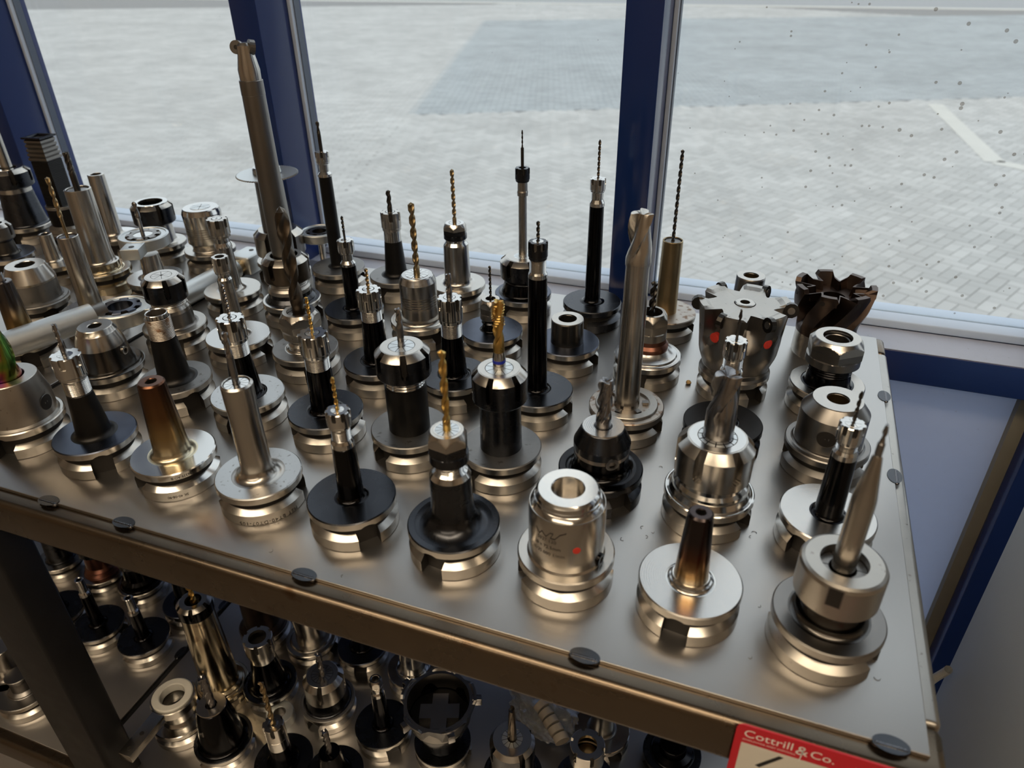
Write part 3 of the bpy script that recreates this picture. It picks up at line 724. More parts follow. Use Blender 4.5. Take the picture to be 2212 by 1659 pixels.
zig = [(-9, 4), (-6, 0), (-4, 3), (-1, 0), (2, 4), (4, 4), (2, 0), (5, 0), (8, 4), (12, 6)]
for (xa, ya), (xb, yb) in zip(zig, zig[1:]):
    q = []
    for x, y, d in ((xa, ya, -.5), (xb, yb, -.5), (xb, yb, .5), (xa, ya, .5)): a = a0 + x / dr; q.append(((dr + .12) * cos(a), (dr + .12) * sin(a), z0 + y + d))
    b.add(q, [(0, 1, 2, 3)])
h.add('maker_mark', b, 'engraving', smooth=0)

h = Holder('shrink_fit_holder', 'shrink fit holder with slim near black taper on a wide bright flange', G(1, 0), top='steel_turned', rim='steel', slot=(1462, 1352))
h.lathe('collar', 'steel_bright', [('25', 92), ('27.5', 86), ('29', 80)], fillet=2, chamfer=0)
h.lathe('taper', 'heat_black', [('28', 77), (1235, 74), (1120, 59), (1106, 57)], hole=21, depth=30, chamfer=1.2)

h = Holder('collet_chuck', 'heavy worn steel chuck with smooth round nut and long tapered shank at the corner', G(0, 0), top='steel_grey', rim='steel_worn', slot=(1885, 1425))
h.lathe('neck', 'gunmetal', [('25', 150), ('27', 140), (1302, 132), (1296, 128), (1280, 150), (1272, 160)], fillet=4, chamfer=0)
h.nut('round', 1281, 1211, 192, 'steel_worn', bore=13.0)
h.collet(1218, 12.8, 7.4, 6, mats='steel_grey', dz=3); 
nr = h.r((h.z(1281) + h.z(1211)) / 2, 192)
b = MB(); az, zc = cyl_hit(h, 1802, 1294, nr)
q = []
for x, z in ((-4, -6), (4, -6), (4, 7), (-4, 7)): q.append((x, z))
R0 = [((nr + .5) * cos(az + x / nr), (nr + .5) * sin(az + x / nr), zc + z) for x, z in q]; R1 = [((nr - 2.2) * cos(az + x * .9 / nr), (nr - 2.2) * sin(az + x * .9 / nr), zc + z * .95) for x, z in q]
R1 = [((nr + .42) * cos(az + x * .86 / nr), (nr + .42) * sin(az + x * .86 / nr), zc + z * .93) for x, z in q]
b.grid([R0, R1]); b.cap(R1, 1); h.add('wrench_slot', b, ['steel_grey', 'slot_dark'], smooth=0)  # raised patch; its dark fill paints the shade of a recess
h.lathe('tapered_shank', 'steel', [(1226, 52), (1204, 54), (1085, 56), (1075, 55), (990, 25), (983, 21)], chamfer=.3)
h.cutter('endmill', 984, 918, 13, 'carbide', flute_from=955, nf=2, shank=18)

# ------------------------------------------------------------------ second row
h = Holder('end_mill_holder', 'empty dark side lock holder with domed shoulder behind the slim black chuck', G(8, 1), top='steel', rim='steel', slot=(304, 797))
h.lathe('body', 'gunmetal', [('25', 150), ('27', 128), (766, 116), (741, 110)], fillet=3, chamfer=0)
h.lathe('nose', 'steel', [(741, 110), (733, 106), (714, 90), (712, 86), (703, 78)], hole=30, depth=30)
h.screw(268, 756, 22.5, 9, sm='steel', proud=1.5)

h = Holder('collet_chuck', 'nutless dark collet chuck showing bare rusty thread on a matte grey flange', G(7, 1), top='grey_matte', rim='steel_worn', slot=(410, 865))
h.lathe('neck', 'black_satin', [('25', 70), (728, 57)], fillet=6, chamfer=0)
h.thread('thread', 'steel_rust', 728, 684, 56, 1.3); h.lathe('rim', 'steel_bright', [(690, 51), (675, 50)], hole=44, depth=22, hole_mat='steel_rust', chamfer=.4)

h = Holder('collet_chuck', 'black collet chuck with bright castle nut, thin cutter, standing behind the straight silver chuck', G(6, 1), top='steel_pitted', rim='steel', slot=(500, 935))
h.lathe('neck', 'black_gloss', [('25', 66), (764, 53)], fillet=4, chamfer=0)
h.thread('thread', 'steel_bright', 764, 727, 52, 1.1); h.nut('mini', 736, 686, 62, 'steel_bright', off=.1); h.collet(686, 5.2, 9, 8)
h.cutter('drill', 689, 614, 9, 'carbide', pitch=9)

h = Holder('collet_chuck', 'black collet chuck with bright castle nut and thin gold drill behind the small black chuck', G(5, 1), top='black_oxide', rim='steel', slot=(790, 900))
h.lathe('neck', 'black_gloss', [('25', 60), (794, 54)], fillet=4, chamfer=0)
h.thread('thread', 'steel_bright', 794, 760, 53, 1.1); h.nut('mini', 768, 719, 64, 'steel_bright', off=.3, slot_mat='steel_grey'); h.collet(719, 5.6, 8, 8)
h.cutter('drill', 722, 641, 8, 'gold', pitch=9)

h = Holder('collet_chuck', 'broad black collet chuck with slotted nut and slender double ended end mill', G(4, 1), top='grey_matte', rim='steel', slot=(834, 983))
h.lathe('body', 'black_satin', [('25', 88), (828, 91)], chamfer=0)
h.thread('thread', 'steel_bright', 828, 800, 86, 2.0)
h.nut('er', 808, 747, 120, 'black_oxide', bore=10.4, off=.0); h.lathe('nut_face', 'steel', [(748.5, 90), (747, 89)], hole=10.4, depth=2, chamfer=0)
h.collet(747, 10.2, 16, 8, mats='aluminium'); h.cutter('endmill', 752, 667, 15, 'carbide', flute_from=707)

h = Holder('collet_chuck', 'broad black collet chuck with slotted nut and gold spiral tap with blue band', G(3, 1), top='grey_matte', rim='steel', slot=(1010, 1030))
h.lathe('body', 'black_oxide', [('25', 90), (848, 89)], chamfer=0)
h.nut('er', 862, 795, 121, 'black_oxide', bore=10.6, off=.52, slot_mat='black_satin'); h.lathe('nut_face', 'steel', [(797, 90), (795, 89)], hole=10.6, depth=2, chamfer=0)
h.collet(795, 10.4, 27, 8, mats='aluminium')
h.lathe('tap_shank', 'steel_bright', [(800, 28), (770, 28), (757, 24)], chamfer=0); h.lathe('blue_band', 'blue_ring', [(781, 29), (775, 29)], chamfer=0)
h.cutter('endmill', 762, 650, 25, 'gold', flute_from=742, nf=3, name='spiral_tap', pitch=44)
tz0, tz1 = h.z(700), h.z(652); b = MB(); tr = h.r(60, 27)
for k in range(9):
    z = tz0 + (tz1 - tz0) * k / 9
    for f in range(3):
        a0 = 2 * pi * f / 3 + 2 * pi * (z - h.z(742)) / 44 - .25
        R = [[(rr * cos(a0 + t * .1), rr * sin(a0 + t * .1), z + dz) for t in range(9)] for rr, dz in ((tr * .93, -.7), (tr * 1.03, 0), (tr * .93, .7))]
        b.grid(R, closed=False)
h.add('tap_thread', b, 'gold')

h = Holder('end_mill_holder', 'black side lock holder with four flute end mill and socket screw in its side', G(2, 1), top='black_gloss', rim='black_oxide', slot=(1329, 1081))
br = h.r(40, 119)
h.lathe('body', 'black_gloss', [('25', br), ('31', br), (972, br)], fillet=6, chamfer=0)
h.lathe('groove_band', 'steel_rust', [(972, 117), (963, 117)], chamfer=0)
h.lathe('nose', 'black_oxide', [(963, 122), (950, 123), (921, 93)], chamfer=.3); h.lathe('nose_face', 'steel_turned', [(921, 91), (919, 89)], hole=38, depth=14, chamfer=0)
h.screw(1322, 1004, br, 15, sm='carbide', proud=.8)
h.cutter('endmill', 928, 822, 34, 'carbide', flute_from=906, nf=4)

h = Holder('collet_chuck', 'big polished collet chuck with wide slotted nut and large three flute end mill', G(1, 1), top='steel_bright', rim='steel', slot=(1612, 1132))
h.lathe('neck', 'steel_bright', [('25', 184), ('26', 176), ('30', 166), (1044, 162), (1036, 160), (1030, 148), (1012, 146)], fillet=0, chamfer=0)
h.nut('er', 1022, 943, 167, 'steel', bore=13.4, off=.2, slot_mat='steel_grey'); h.lathe('nut_face', 'steel_bright', [(945, 124), (943, 123)], hole=13.6, depth=2, chamfer=0)
h.collet(943, 13.2, 66, 12, mats='aluminium', slit=.06); h.cutter('endmill', 950, 806, 67, 'carbide', flute_from=890, nf=3, pitch=105, shank=66)

h = Holder('collet_chuck', 'glossy black slim chuck with thin dark drill on a ring marked silver flange', G(0, 1), top='steel_turned', rim='steel', slot=(1721, 1190))
h.lathe('neck', 'black_gloss', [('25', 62), (984, 58)], fillet=3, chamfer=0)
h.lathe('collar', 'steel_bright', [(984, 58), (974, 57), (968, 48)], chamfer=0); h.thread('thread', 'steel_bright', 970, 945, 47, 1.0)
h.nut('mini', 955, 914, 60, 'steel_bright', off=.2); h.collet(914, 5.2, 8, 6); h.cutter('drill', 918, 845, 9, 'dark_drill', pitch=11)

# ------------------------------------------------------------------ third row
h = Holder('end_mill_holder', 'grey side lock holder with open bore and side screw hole near the right rail', G(0, 2), top='steel_grey', rim='steel_grey', slot=(1853, 1005))
br = h.r(42, 150)
h.lathe('body', 'steel_grey', [('25', br + .8), ('27', br), (884, br), (863, 114)], fillet=2, hole=50, depth=30, hole_mat='bronze')
h.lathe('nose_face', 'steel', [(863, 112), (861.5, 111)], hole=51, depth=1.5, chamfer=0); h._hole(1785, 950, br, 20)

h = Holder('collet_chuck', 'slim chuck on a wide black flange with ball mill, behind the big polished chuck', G(1, 2), top='black_satin', rim='black_oxide')
h.lathe('neck', 'black_gloss', [('25', 56), (802, 48)], fillet=3, chamfer=0); h.lathe('collar', 'steel_bright', [(802, 50), (796, 50), (791, 43)], chamfer=0)
h.thread('thread', 'steel_bright', 793, 764, 42, 1.0); h.nut('mini', 773, 734, 50, 'steel_bright', off=.1); h.collet(734, 4.8, 7, 6)
h.cutter('ball', 737, 668, 8, 'dark_drill', flute_from=700, nf=2, shank=6)

h = Holder('collet_chuck', 'long grey end mill in a low rust stained chuck with recessed ring nut', G(2, 2), top='steel_rust', rim='steel_worn', slot=(1408, 922))
h.lathe('ring_nut', 'steel_worn', [('25', 134), ('27', 132)], hole=100, depth=2, chamfer=.4, hole_mat='grey_matte')
for k in range(6):
    a = 2 * pi * k / 6 + .3; b = MB()
    R = [[(r * cos(a + t), r * sin(a + t), z) for r, t in ((13.5, -.16), (18.5, -.12), (18.5, .12), (13.5, .16))] for z in (25.2, 27.6)]
    b.grid(R); b.cap(R[1]); h.add('lug', b, 'steel_grey', smooth=0)
h.lathe('long_shank', 'steel', [('25', 55), (865, 55), (856, 53), (560, 51)], chamfer=0)
h.cutter('endmill', 566, 458, 56, 'steel', flute_from=556, nf=3, pitch=120)

h = Holder('collet_chuck', 'slender glossy black chuck with dark castle nut and stub drill beside the gold tap', G(3, 2), top='black_oxide', rim='steel', slot=(1208, 881))
h.lathe('neck', 'black_gloss', [('25', 42), (598, 41)], fillet=4, chamfer=0); h.lathe('collar', 'steel_bright', [(598, 42), (590, 41), (585, 35)], chamfer=0)
h.thread('thread', 'steel_bright', 587, 553, 36, 1.0); h.nut('mini', 560, 521, 43, 'black_oxide', slot_mat='steel_grey'); h.collet(521, 4.6, 8, 8)
h.cutter('drill', 524, 477, 8, 'dark_drill', pitch=10)

h = Holder('collet_chuck', 'black tapered chuck with castle nut and two flute end mill behind the long gold drill', G(4, 2), top='black_oxide', rim='steel', slot=(1000, 852))
h.lathe('neck', 'black_gloss', [('25', 56), (724, 46)], fillet=4, chamfer=0); h.thread('thread', 'steel_bright', 724, 690, 45, 1.1)
h.nut('mini', 696, 642, 54, 'steel_bright', off=.3); h.collet(642, 5.2, 13, 6); h.cutter('endmill', 646, 592, 13, 'carbide', flute_from=632, nf=2)

h = Holder('collet_chuck', 'black tapered chuck with castle nut and short gold drill behind the slender double ended mill', G(5, 2), top='black_oxide', rim='steel', slot=(770, 820))
h.lathe('neck', 'black_gloss', [('25', 54), (690, 45)], fillet=4, chamfer=0); h.thread('thread', 'steel_bright', 690, 660, 45, 1.1)
h.nut('mini', 668, 624, 53, 'steel_bright', off=.2, slot_mat='steel_grey'); h.collet(624, 5.0, 9, 6); h.cutter('drill', 627, 579, 8, 'bronze', pitch=9)

h = Holder('collet_chuck', 'chuck with grey hex nut holding a thick dark brown twist drill', G(6, 2), top='grey_matte', rim='steel_worn')
h.lathe('neck', 'steel', [('25', 76), ('26.5', 66), (741, 62), (738, 68), (733, 60), (728, 66), (718, 70)], fillet=2, chamfer=0)
h.nut('hex', 724, 671, 88, 'steel_worn', bore=11.5, off=.2); h.collet(674, 11.3, 28, 6, mats='steel_grey', dz=2)
h.cutter('drill', 678, 446, 30, 'brown_drill', flute_from=650, pitch=70, shank=27)

h = Holder('collet_chuck', 'silver slim chuck with open castle nut and narrow stem on a bright turned flange', G(7, 2), top='steel_turned', rim='steel', slot=(562, 757))
h.lathe('stem', 'steel', [('25', 40), (607, 33)], fillet=5, chamfer=0); h.lathe('neck', 'steel_bright', [(608, 34), (602, 33), (597, 27), (580, 26)], chamfer=0)
h.nut('mini', 590, 554, 38, 'steel', bore=4.4, n=6)

h = Holder('collet_chuck', 'large chuck with black slotted nut and closed star collet near the spanner ring', G(8, 2), top='steel_worn', rim='steel')
h.lathe('body', 'steel_grey', [('25', 92), (668, 88)], fillet=3, chamfer=0); h.lathe('collar', 'steel', [(668, 88), (661, 87), (655, 80)], chamfer=0)
h.thread('thread', 'steel', 658, 640, 78, 1.6); h.nut('er', 645, 595, 95, 'black_oxide', bore=10.2, off=.35, slot_mat='black_satin'); h.lathe('nut_face', 'steel', [(596, 68), (595, 67)], hole=10.2, depth=2, chamfer=0)
h.collet(595, 10.0, 1.2, 8, mats='steel')

# ------------------------------------------------------------------ fourth row
h = Holder('collet_chuck', 'chuck with tall open hexagon nut stamped with lettering, near the bench corner', G(0, 3), top='steel', rim='steel')
h.lathe('body', 'black_gloss', [('25', 100), (806, 96), (801, 93)], fillet=3, chamfer=0); h.thread('thread', 'black_gloss', 801, 772, 94, 2.2)
h.nut('hex', 781, 727, 127, 'steel_grey', bore=12.0, off=.1); h.lathe('nut_face', 'steel', [(728, 99), (727, 98)], hole=12.2, depth=2, chamfer=0)
h.lathe('collet', 'steel_grey', [(760, 60), (733, 58)], hole=50, depth=16, hole_mat='slot_dark'); 
text_on_top(h, 'ERICKSON', 2.8, 15.0, h.z(727), radians(120)); text_on_top(h, '100', 2.8, 15.0, h.z(727), radians(-60))

h = Holder('end_mill_holder', 'plain grey sleeve holder with open bore between the black stems', G(3, 3), top='blue_black', rim='steel')
h.lathe('sleeve', 'gunmetal', [('25', 71), ('25.8', 70), (689, 70)], hole=39, depth=30); h.lathe('sleeve_face', 'steel', [(689, 69), (688, 68)], hole=40, depth=1.5, chamfer=0)

h = Holder('collet_chuck', 'chuck with grey hex nut and dark drill beside the bronze tube', G(2, 3), top='steel_turned', rim='steel')
h.lathe('base_cone', 'steel_turned', [('25', 120), ('28', 108), (752, 92), (748, 84)], fillet=2, chamfer=0); h.lathe('copper_ring', 'copper_ring', [(748, 82), (740, 84), (734, 74), (722, 66)], chamfer=0)
h.nut('hex', 728, 673, 76, 'steel_worn', bore=10.0, off=.3); h.cutter('drill', 690, 607, 15, 'dark_drill', pitch=22, flute_from=676)

h = Holder('collet_chuck', 'small chuck with tiny hex nut and hair thin drill behind the gold tap', G(4, 3), top='blue_black', rim='steel', slot=(1114, 744))
h.lathe('neck', 'black_gloss', [('25', 42), (698, 36), (694, 42), (690, 34), (684, 40)], fillet=2, chamfer=0); h.nut('hex', 687, 645, 50, 'steel_grey', bore=5.0, off=.3)
h.lathe('nut_face', 'steel', [(646, 40), (645, 39)], hole=5.2, depth=1.5, chamfer=0); h.cutter('drill', 660, 574, 6, 'dark_drill', pitch=9)

h = Holder('collet_chuck', 'ringed silver drum chuck with flush collet and curly gold drill', G(5, 3), top='steel', rim='steel', slot=(937, 729))
h.lathe('drum', 'steel', [('25', 96), (684, 84), (668, 80), (658, 80)], fillet=4, chamfer=0)
z0, z1 = h.z(658), h.z(632); R = h.r(50, 80)
b = MB(); pr = []
for k in range(5):
    za = z0 + (z1 - z0) * k / 5; dz = (z1 - z0) / 5; pr += [(R, za), (R, za + dz * .6), (R - .8, za + dz * .7), (R - .8, za + dz * .95)]
pr.append((R, z1)); b.lathe(pr, 64); h.add('grooved_band', b, 'steel')
h.lathe('nose', 'steel_turned', [(632, 80), (606, 80), (594, 70), (592, 66)], chamfer=0); h.collet(592, 12.0, 14, 12, mats='steel_bright', dz=-.2)
h.cutter('drill', 596, 437, 14, 'bronze', flute_from=584, pitch=26)

h = Holder('collet_chuck', 'slim black chuck with needle thin dark drill next to the ringed drum', G(6, 3), top='black_oxide', rim='steel', slot=(718, 700))
h.lathe('neck', 'black_gloss', [('25', 34), (572, 32)], fillet=4, chamfer=0); h.lathe('stem', 'steel_bright', [(572, 34), (567, 33), (561, 24), (542, 24)], chamfer=0)
h.nut('mini', 547, 518, 36, 'steel_bright', n=6); h.collet(518, 4.4, 6, 6); h.cutter('drill', 521, 466, 6, 'dark_drill', flute_from=500, pitch=9, shank=5)

h = Holder('boring_bar', 'tall thick dark steel bar with an indexable insert head at its tip', G(7, 3), top='steel', rim='steel')
h.lathe('body', 'black_oxide', [('25', 104), (632, 92), (624, 92)], fillet=2, chamfer=0); h.lathe('collar', 'steel_worn', [(624, 92), (617, 90), (613, 82)], chamfer=0)
h.thread('thread', 'steel_worn', 616, 594, 80, 2.0); h.nut('er', 602, 550, 100, 'brown_drill', bore=15.5, off=.5); h.lathe('nut_face', 'steel_worn', [(551.5, 76), (550, 74)], hole=14.6, depth=2, chamfer=0)
h.lathe('bar', 'steel_grey', [(556, 47), (530, 50), (205, 51), (204, 52), (172, 52)], chamfer=.5)
hr = h.r(h.z(172), 52)
h.lathe('head', 'steel', [(172, hr * .9), (150, hr * .92), (120, hr * .72), (98, hr * .66), (92, hr * .55)], chamfer=1)
zt = h.z(98)
for k, (dx, dy) in enumerate(((-1, -.35), (.9, .2))):
    b = MB(); N = 16; c0 = Vector((dx * hr * .62, dy * hr * .62, zt - 1.5)); nn = Vector((0.25, -1, .15)).normalized() if k == 0 else Vector((-.6, -.8, .2)).normalized()
    b.tube(c0 - nn * 2.4, c0 + nn * 2.4, 6.0 if k == 0 else 6.6, seg=18); b.tube(c0 + nn * 2.4, c0 + nn * 2.7, 2.0, seg=12, mi=1)
    h.add('insert', b, ['steel_grey', 'slot_dark'])

h = Holder('collet_chuck', 'silver slim chuck with closed castle nut behind the open castle nut chuck', G(8, 3), top='steel', rim='steel')
h.lathe('stem', 'steel', [('25', 42), (534, 38)], fillet=7, chamfer=0); h.lathe('neck', 'steel_bright', [(534, 40), (528, 39), (522, 34), (500, 33)], chamfer=0)
h.nut('mini', 512, 472, 47, 'steel', n=7); h.collet(472, 5.0, 1.0, 6)

# ------------------------------------------------------------------ back row by the window
h = Holder('collet_chuck', 'bronze tube chuck with very long dark drill at the window', G(2, 4), top='steel_rust', rim='steel_worn')
h.lathe('tube', 'bronze', [('25', 46), (518, 44)], hole=38, depth=3, chamfer=.6); h.lathe('plug', 'grey_matte', [(530, 37), (521, 36)]); h.cutter('drill', 522, 323, 8, 'dark_drill', pitch=15)

h = Holder('collet_chuck', 'tall slender black chuck with silver nut and long thin drill on a mirror black flange', G(3, 4), top='black_oxide', rim='black_oxide')
h.lathe('neck', 'black_gloss', [('25', 33), (444, 31)], fillet=5, chamfer=0); h.lathe('stem', 'steel_bright', [(444, 33), (437, 32), (430, 25), (408, 25)], chamfer=0)
h.nut('mini', 414, 385, 34, 'steel_bright', n=6); h.collet(385, 4.2, 5, 6); h.cutter('drill', 388, 301, 6, 'brown_drill', pitch=10)

h = Holder('collet_chuck', 'black slotted nut chuck carrying a long steel extension and needle cutter', G(4, 4), top='blue_black', rim='steel')
h.lathe('body', 'black_gloss', [('25', 90), (606, 80)], fillet=4, chamfer=0); h.thread('thread', 'black_oxide', 606, 590, 78, 2.0)
h.nut('er', 598, 553, 98, 'black_oxide', bore=12.0, off=.2); h.lathe('nut_face', 'steel', [(554, 72), (553, 71)], hole=12, depth=2, chamfer=0); h.collet(553, 11.8, 18, 12, mats='aluminium')
h.lathe('extension', 'steel', [(560, 18), (424, 18), (422, 23), (414, 24), (411, 22), (388, 22)], chamfer=0)
h.nut('mini', 392, 362, 32, 'black_oxide', n=6); h.cutter('endmill', 366, 281, 4, 'dark_drill', flute_from=318, nf=2, shank=7)

h = Holder('collet_chuck', 'chrome cylinder chuck with black hex nut and gold drill by the window', G(5, 4), top='steel', rim='steel')
h.lathe('cylinder', 'steel', [('25', 56), (530, 54), (526, 53)], fillet=6, chamfer=0); h.lathe('shoulder', 'steel_bright', [(526, 53), (520, 44), (512, 42)], chamfer=0)
h.nut('hex', 515, 481, 53, 'black_oxide', bore=6.5, off=.3); h.lathe('nut_face', 'steel_bright', [(481.7, 40), (481, 39)], hole=6.6, depth=1.5, chamfer=0); h.collet(481, 6.4, 9, 8); h.cutter('drill', 484, 365, 9, 'bronze', flute_from=474, pitch=17)

h = Holder('collet_chuck', 'black tapered chuck with castle nut and dark end mill standing by the window', G(6, 4), top='grey_matte', rim='steel_worn', slot=(835, 631))
h.lathe('neck', 'black_satin', [('25', 46), (519, 37)], fillet=5, chamfer=0); h.lathe('stem', 'steel_bright', [(519, 37), (496, 36)], chamfer=0)
h.nut('mini', 497, 457, 43, 'steel', n=6); h.collet(457, 5.0, 11, 6); h.cutter('endmill', 460, 412, 11, 'dark_drill', flute_from=448)

h = Holder('collet_chuck', 'tall slender black chuck with small ball mill in front of the blue window post', G(7, 4), top='grey_matte', rim='steel', slot=(679, 607))
h.lathe('neck', 'black_satin', [('25', 29), (380, 28)], fillet=4, chamfer=0); h.lathe('stem', 'steel_bright', [(380, 31), (375, 30), (370, 21), (350, 21)], chamfer=0)
h.nut('mini', 354, 327, 30, 'steel_bright', n=6); h.collet(327, 4.2, 7, 6); h.cutter('ball', 330, 262, 8, 'dark_drill', flute_from=290, nf=2, shank=8)

h = Holder('saw_arbor', 'arbor with a thin toothed slitting saw disc behind the tall dark bar', G(8, 4), top='steel', rim='steel')
h.lathe('body', 'steel', [('25', 84), (545, 76)], fillet=3, chamfer=0); h.nut('er', 545, 492, 106, 'steel_grey', bore=10.0, off=.7)
h.lathe('arbor', 'steel_grey', [(500, 62), (380, 60)], chamfer=0); h.lathe('boss', 'steel_turned', [(372, 62), (359, 60)], chamfer=1)
zs = h.z(377); sr = h.r(zs, 134); b = MB(); N = 72; R = []
for z, f in ((zs, 0), (zs + 1.6, 0)): R.append([((sr if k % 2 else sr - 1.6) * cos(2 * pi * k / (2 * N)), (sr if k % 2 else sr - 1.6) * sin(2 * pi * k / (2 * N)), z) for k in range(2 * N)])
b.grid(R); b.cap(R[0], 0, True); b.cap(R[1]); h.add('saw_disc', b, 'aluminium', smooth=30)

# ------------------------------------------------------------------ face mills
def face_mill(h, prof, teeth, twist, top_mat, side_mat, gul=.24, gdep=.55, rise=2.0, bore=0.0, hub=None, dish=0.0, inf=.76):
    """prof: (r, z) bottom to top of the cutter body; gullets fade out below gdep of the height"""
    zb, zt_ = prof[0][1], prof[-1][1]; N = teeth * 14; rows = []; zs = [zb + (zt_ - zb) * k / 16 for k in range(17)]
    def rad(z):
        for (ra, za), (rb_, zb_) in zip(prof, prof[1:]):
            if za <= z <= zb_ + 1e-6: return ra + (rb_ - ra) * (z - za) / max(1e-6, zb_ - za)
        return prof[-1][0]
    for z in zs:
        t = (z - zb) / (zt_ - zb); g = gul * max(0, min(1, (t - (1 - gdep)) / (gdep * .55))); ring = []
        for k in range(N):
            q = (k / 14) % 1; a = 2 * pi * k / N + twist * t
            f = 1.0 if q < .5 else 1 - g * min(1, (q - .5) / .12) * (1 - max(0, (q - .62) / .38) ** 2 * .85)
            if q < .1: f = 1 + .0 * g
            ring.append((rad(z) * f * cos(a), rad(z) * f * sin(a), z))
        rows.append(ring)
    b = MB(); b.grid(rows); o = h.add('cutter_body', b, side_mat, smooth=28)
    RT = prof[-1][0]; b = MB()
    top = rows[-1]; inner = [(x * inf, y * inf, zt_ - dish) for x, y, z in top]
    top2 = [(x, y, zt_ + (rise if (k / 14) % 1 < .5 else -.0)) for k, (x, y, z) in enumerate(top)]
    rim2 = [(x * max(.86, inf + .04), y * max(.86, inf + .04), zt_ + (rise if (k / 14) % 1 < .5 else 0)) for k, (x, y, z) in enumerate(top)]
    hubr = [(bore * 1.02 * cos(2 * pi * k / N + twist), bore * 1.02 * sin(2 * pi * k / N + twist), zt_ - dish) for k in range(N)]
    b.grid([top, top2, rim2, inner, hubr] + ([[(x, y, zt_ - dish - hub) for x, y, z in hubr]] if hub else []))
    h.add('cutter_face', b, top_mat, smooth=25)
    return rows
h = Holder('face_mill', 'large silver face mill with six round inserts and red dots on its arbor', G(1, 3), top='steel_grey', rim='steel', slot=(1615, 849), cat='face mill')
zt = h.z(655)
h.lathe('arbor', 'steel_grey', [('25', 152), ('27', 146), (780, 145)], chamfer=.5)
zb = h.z(780)
face_mill(h, [(29.5, zb), (34, zb + (zt - zb) * .22), (35.5, zb + (zt - zb) * .5), (37, zb + (zt - zb) * .75), (39, zt)], 6, .12, 'steel_worn', 'steel_grey', gul=.36, bore=9.0, hub=4)
b = MB(); b.lathe([(8.6, zt - 6), (8.6, zt + .6), (7.6, zt + 1.2), (4.2, zt + 1.2), (3.8, zt - 4), (0, zt - 4)], 36, mats=[0, 0, 0, 1, 1]); h.add('centre_bolt', b, ['steel', 'slot_dark'])
for k in range(6):
    a = 2 * pi * (k * 14 + .5) / 84 + .12; b = MB()
    c0 = Vector((38.5 * cos(a), 38.5 * sin(a), zt - 3.0)); t_ = Vector((sin(a), -cos(a), .1)).normalized()
    b.tube(c0 - t_ * .3, c0 + t_ * 4.2, 6.6, seg=12); b.tube(c0 + t_ * 4.2, c0 + t_ * 4.6, 3.2, seg=14, mi=1)
    h.add('insert', b, ['dark_drill', 'steel'])
    a2 = 2 * pi * (k * 14 + 4) / 84 + .12; b = MB(); c1 = Vector((36.0 * cos(a2), 36.0 * sin(a2), zb + (zt - zb) * .66)); n_ = Vector((cos(a2), sin(a2), 0))
    b.tube(c1 - n_ * 3, c1 + n_ * .6, 3.2, seg=16); h.add('insert_screw', b, 'steel')
for u, v in ((1543, 730), (1659, 744)): h.screw(u, v, 36.2, 11, sm='red_paint', name='red_dot', proud=.2, plain=True)

P = at_z(1772, 758, 0)
h = Holder('face_mill', 'dark bronze shell mill with curved teeth standing on the sheet by the window', (P.x, P.y), flange=False, cat='face mill')
h.lathe('spigot', 'steel', [('0', 128), ('2', 130), (712, 128)], chamfer=0)
zb, zt = h.z(712), h.z(622)
r1 = h.r(zt, 178)
face_mill(h, [(r1 * .76, zb), (r1 * .78, zb + (zt - zb) * .25), (r1 * .93, zb + (zt - zb) * .6), (r1 * .99, zt - 4), (r1, zt)], 7, .75, 'copper_black', 'copper_black', gul=.45, gdep=.9, rise=4.0, dish=9.0, bore=11.0, hub=18)
for k in range(7):
    a = 2 * pi * (k * 14 + 1) / 98 + .75; b = MB(); c0 = Vector((r1 * .985 * cos(a), r1 * .985 * sin(a), zt - 3)); n_ = Vector((cos(a), sin(a), 0))
    b.tube(c0 - n_ * 4, c0 + n_ * .5, 2.4, seg=12); h.add('insert_screw', b, 'slot_dark')

h = Holder('end_mill_holder', 'plain sleeve holder hidden behind the big silver face mill', (-138, 440), top='steel', rim='steel')
h.lathe('sleeve', 'steel_grey', [('25', 64), (596, 63)], hole=33, depth=30, hole_mat='bronze'); h.lathe('sleeve_face', 'steel', [(596, 62), (595, 61)], hole=34, depth=1.5, chamfer=0)
# ------------------------------------------------------------------ left section of the bench
h = Holder('shrink_fit_holder', 'dark heat tinted shrink fit holder behind the silver spanner handle', (-818, 163), top='steel_worn', rim='steel')
h.lathe('taper', 'heat_dark', [('25', 12.0), (618, 9.0), (607, 8.8)], fillet=3, hole=4.0, depth=20); h.cutter('endmill', 609, 590, 3.6, 'carbide', nf=4)

h = Holder('collet_chuck', 'straight silver tube chuck with long gold tipped drill', GL(0, 2), top='steel', rim='steel')
h.lathe('tube', 'steel', [('25', 54), (640, 50), (509, 48)], fillet=4, hole=41, depth=3); h.lathe('collet', 'steel_turned', [(518, 40), (512, 40)]); h.cutter('drill', 514, 382, 11, 'bronze', flute_from=468, pitch=24, shank=8)

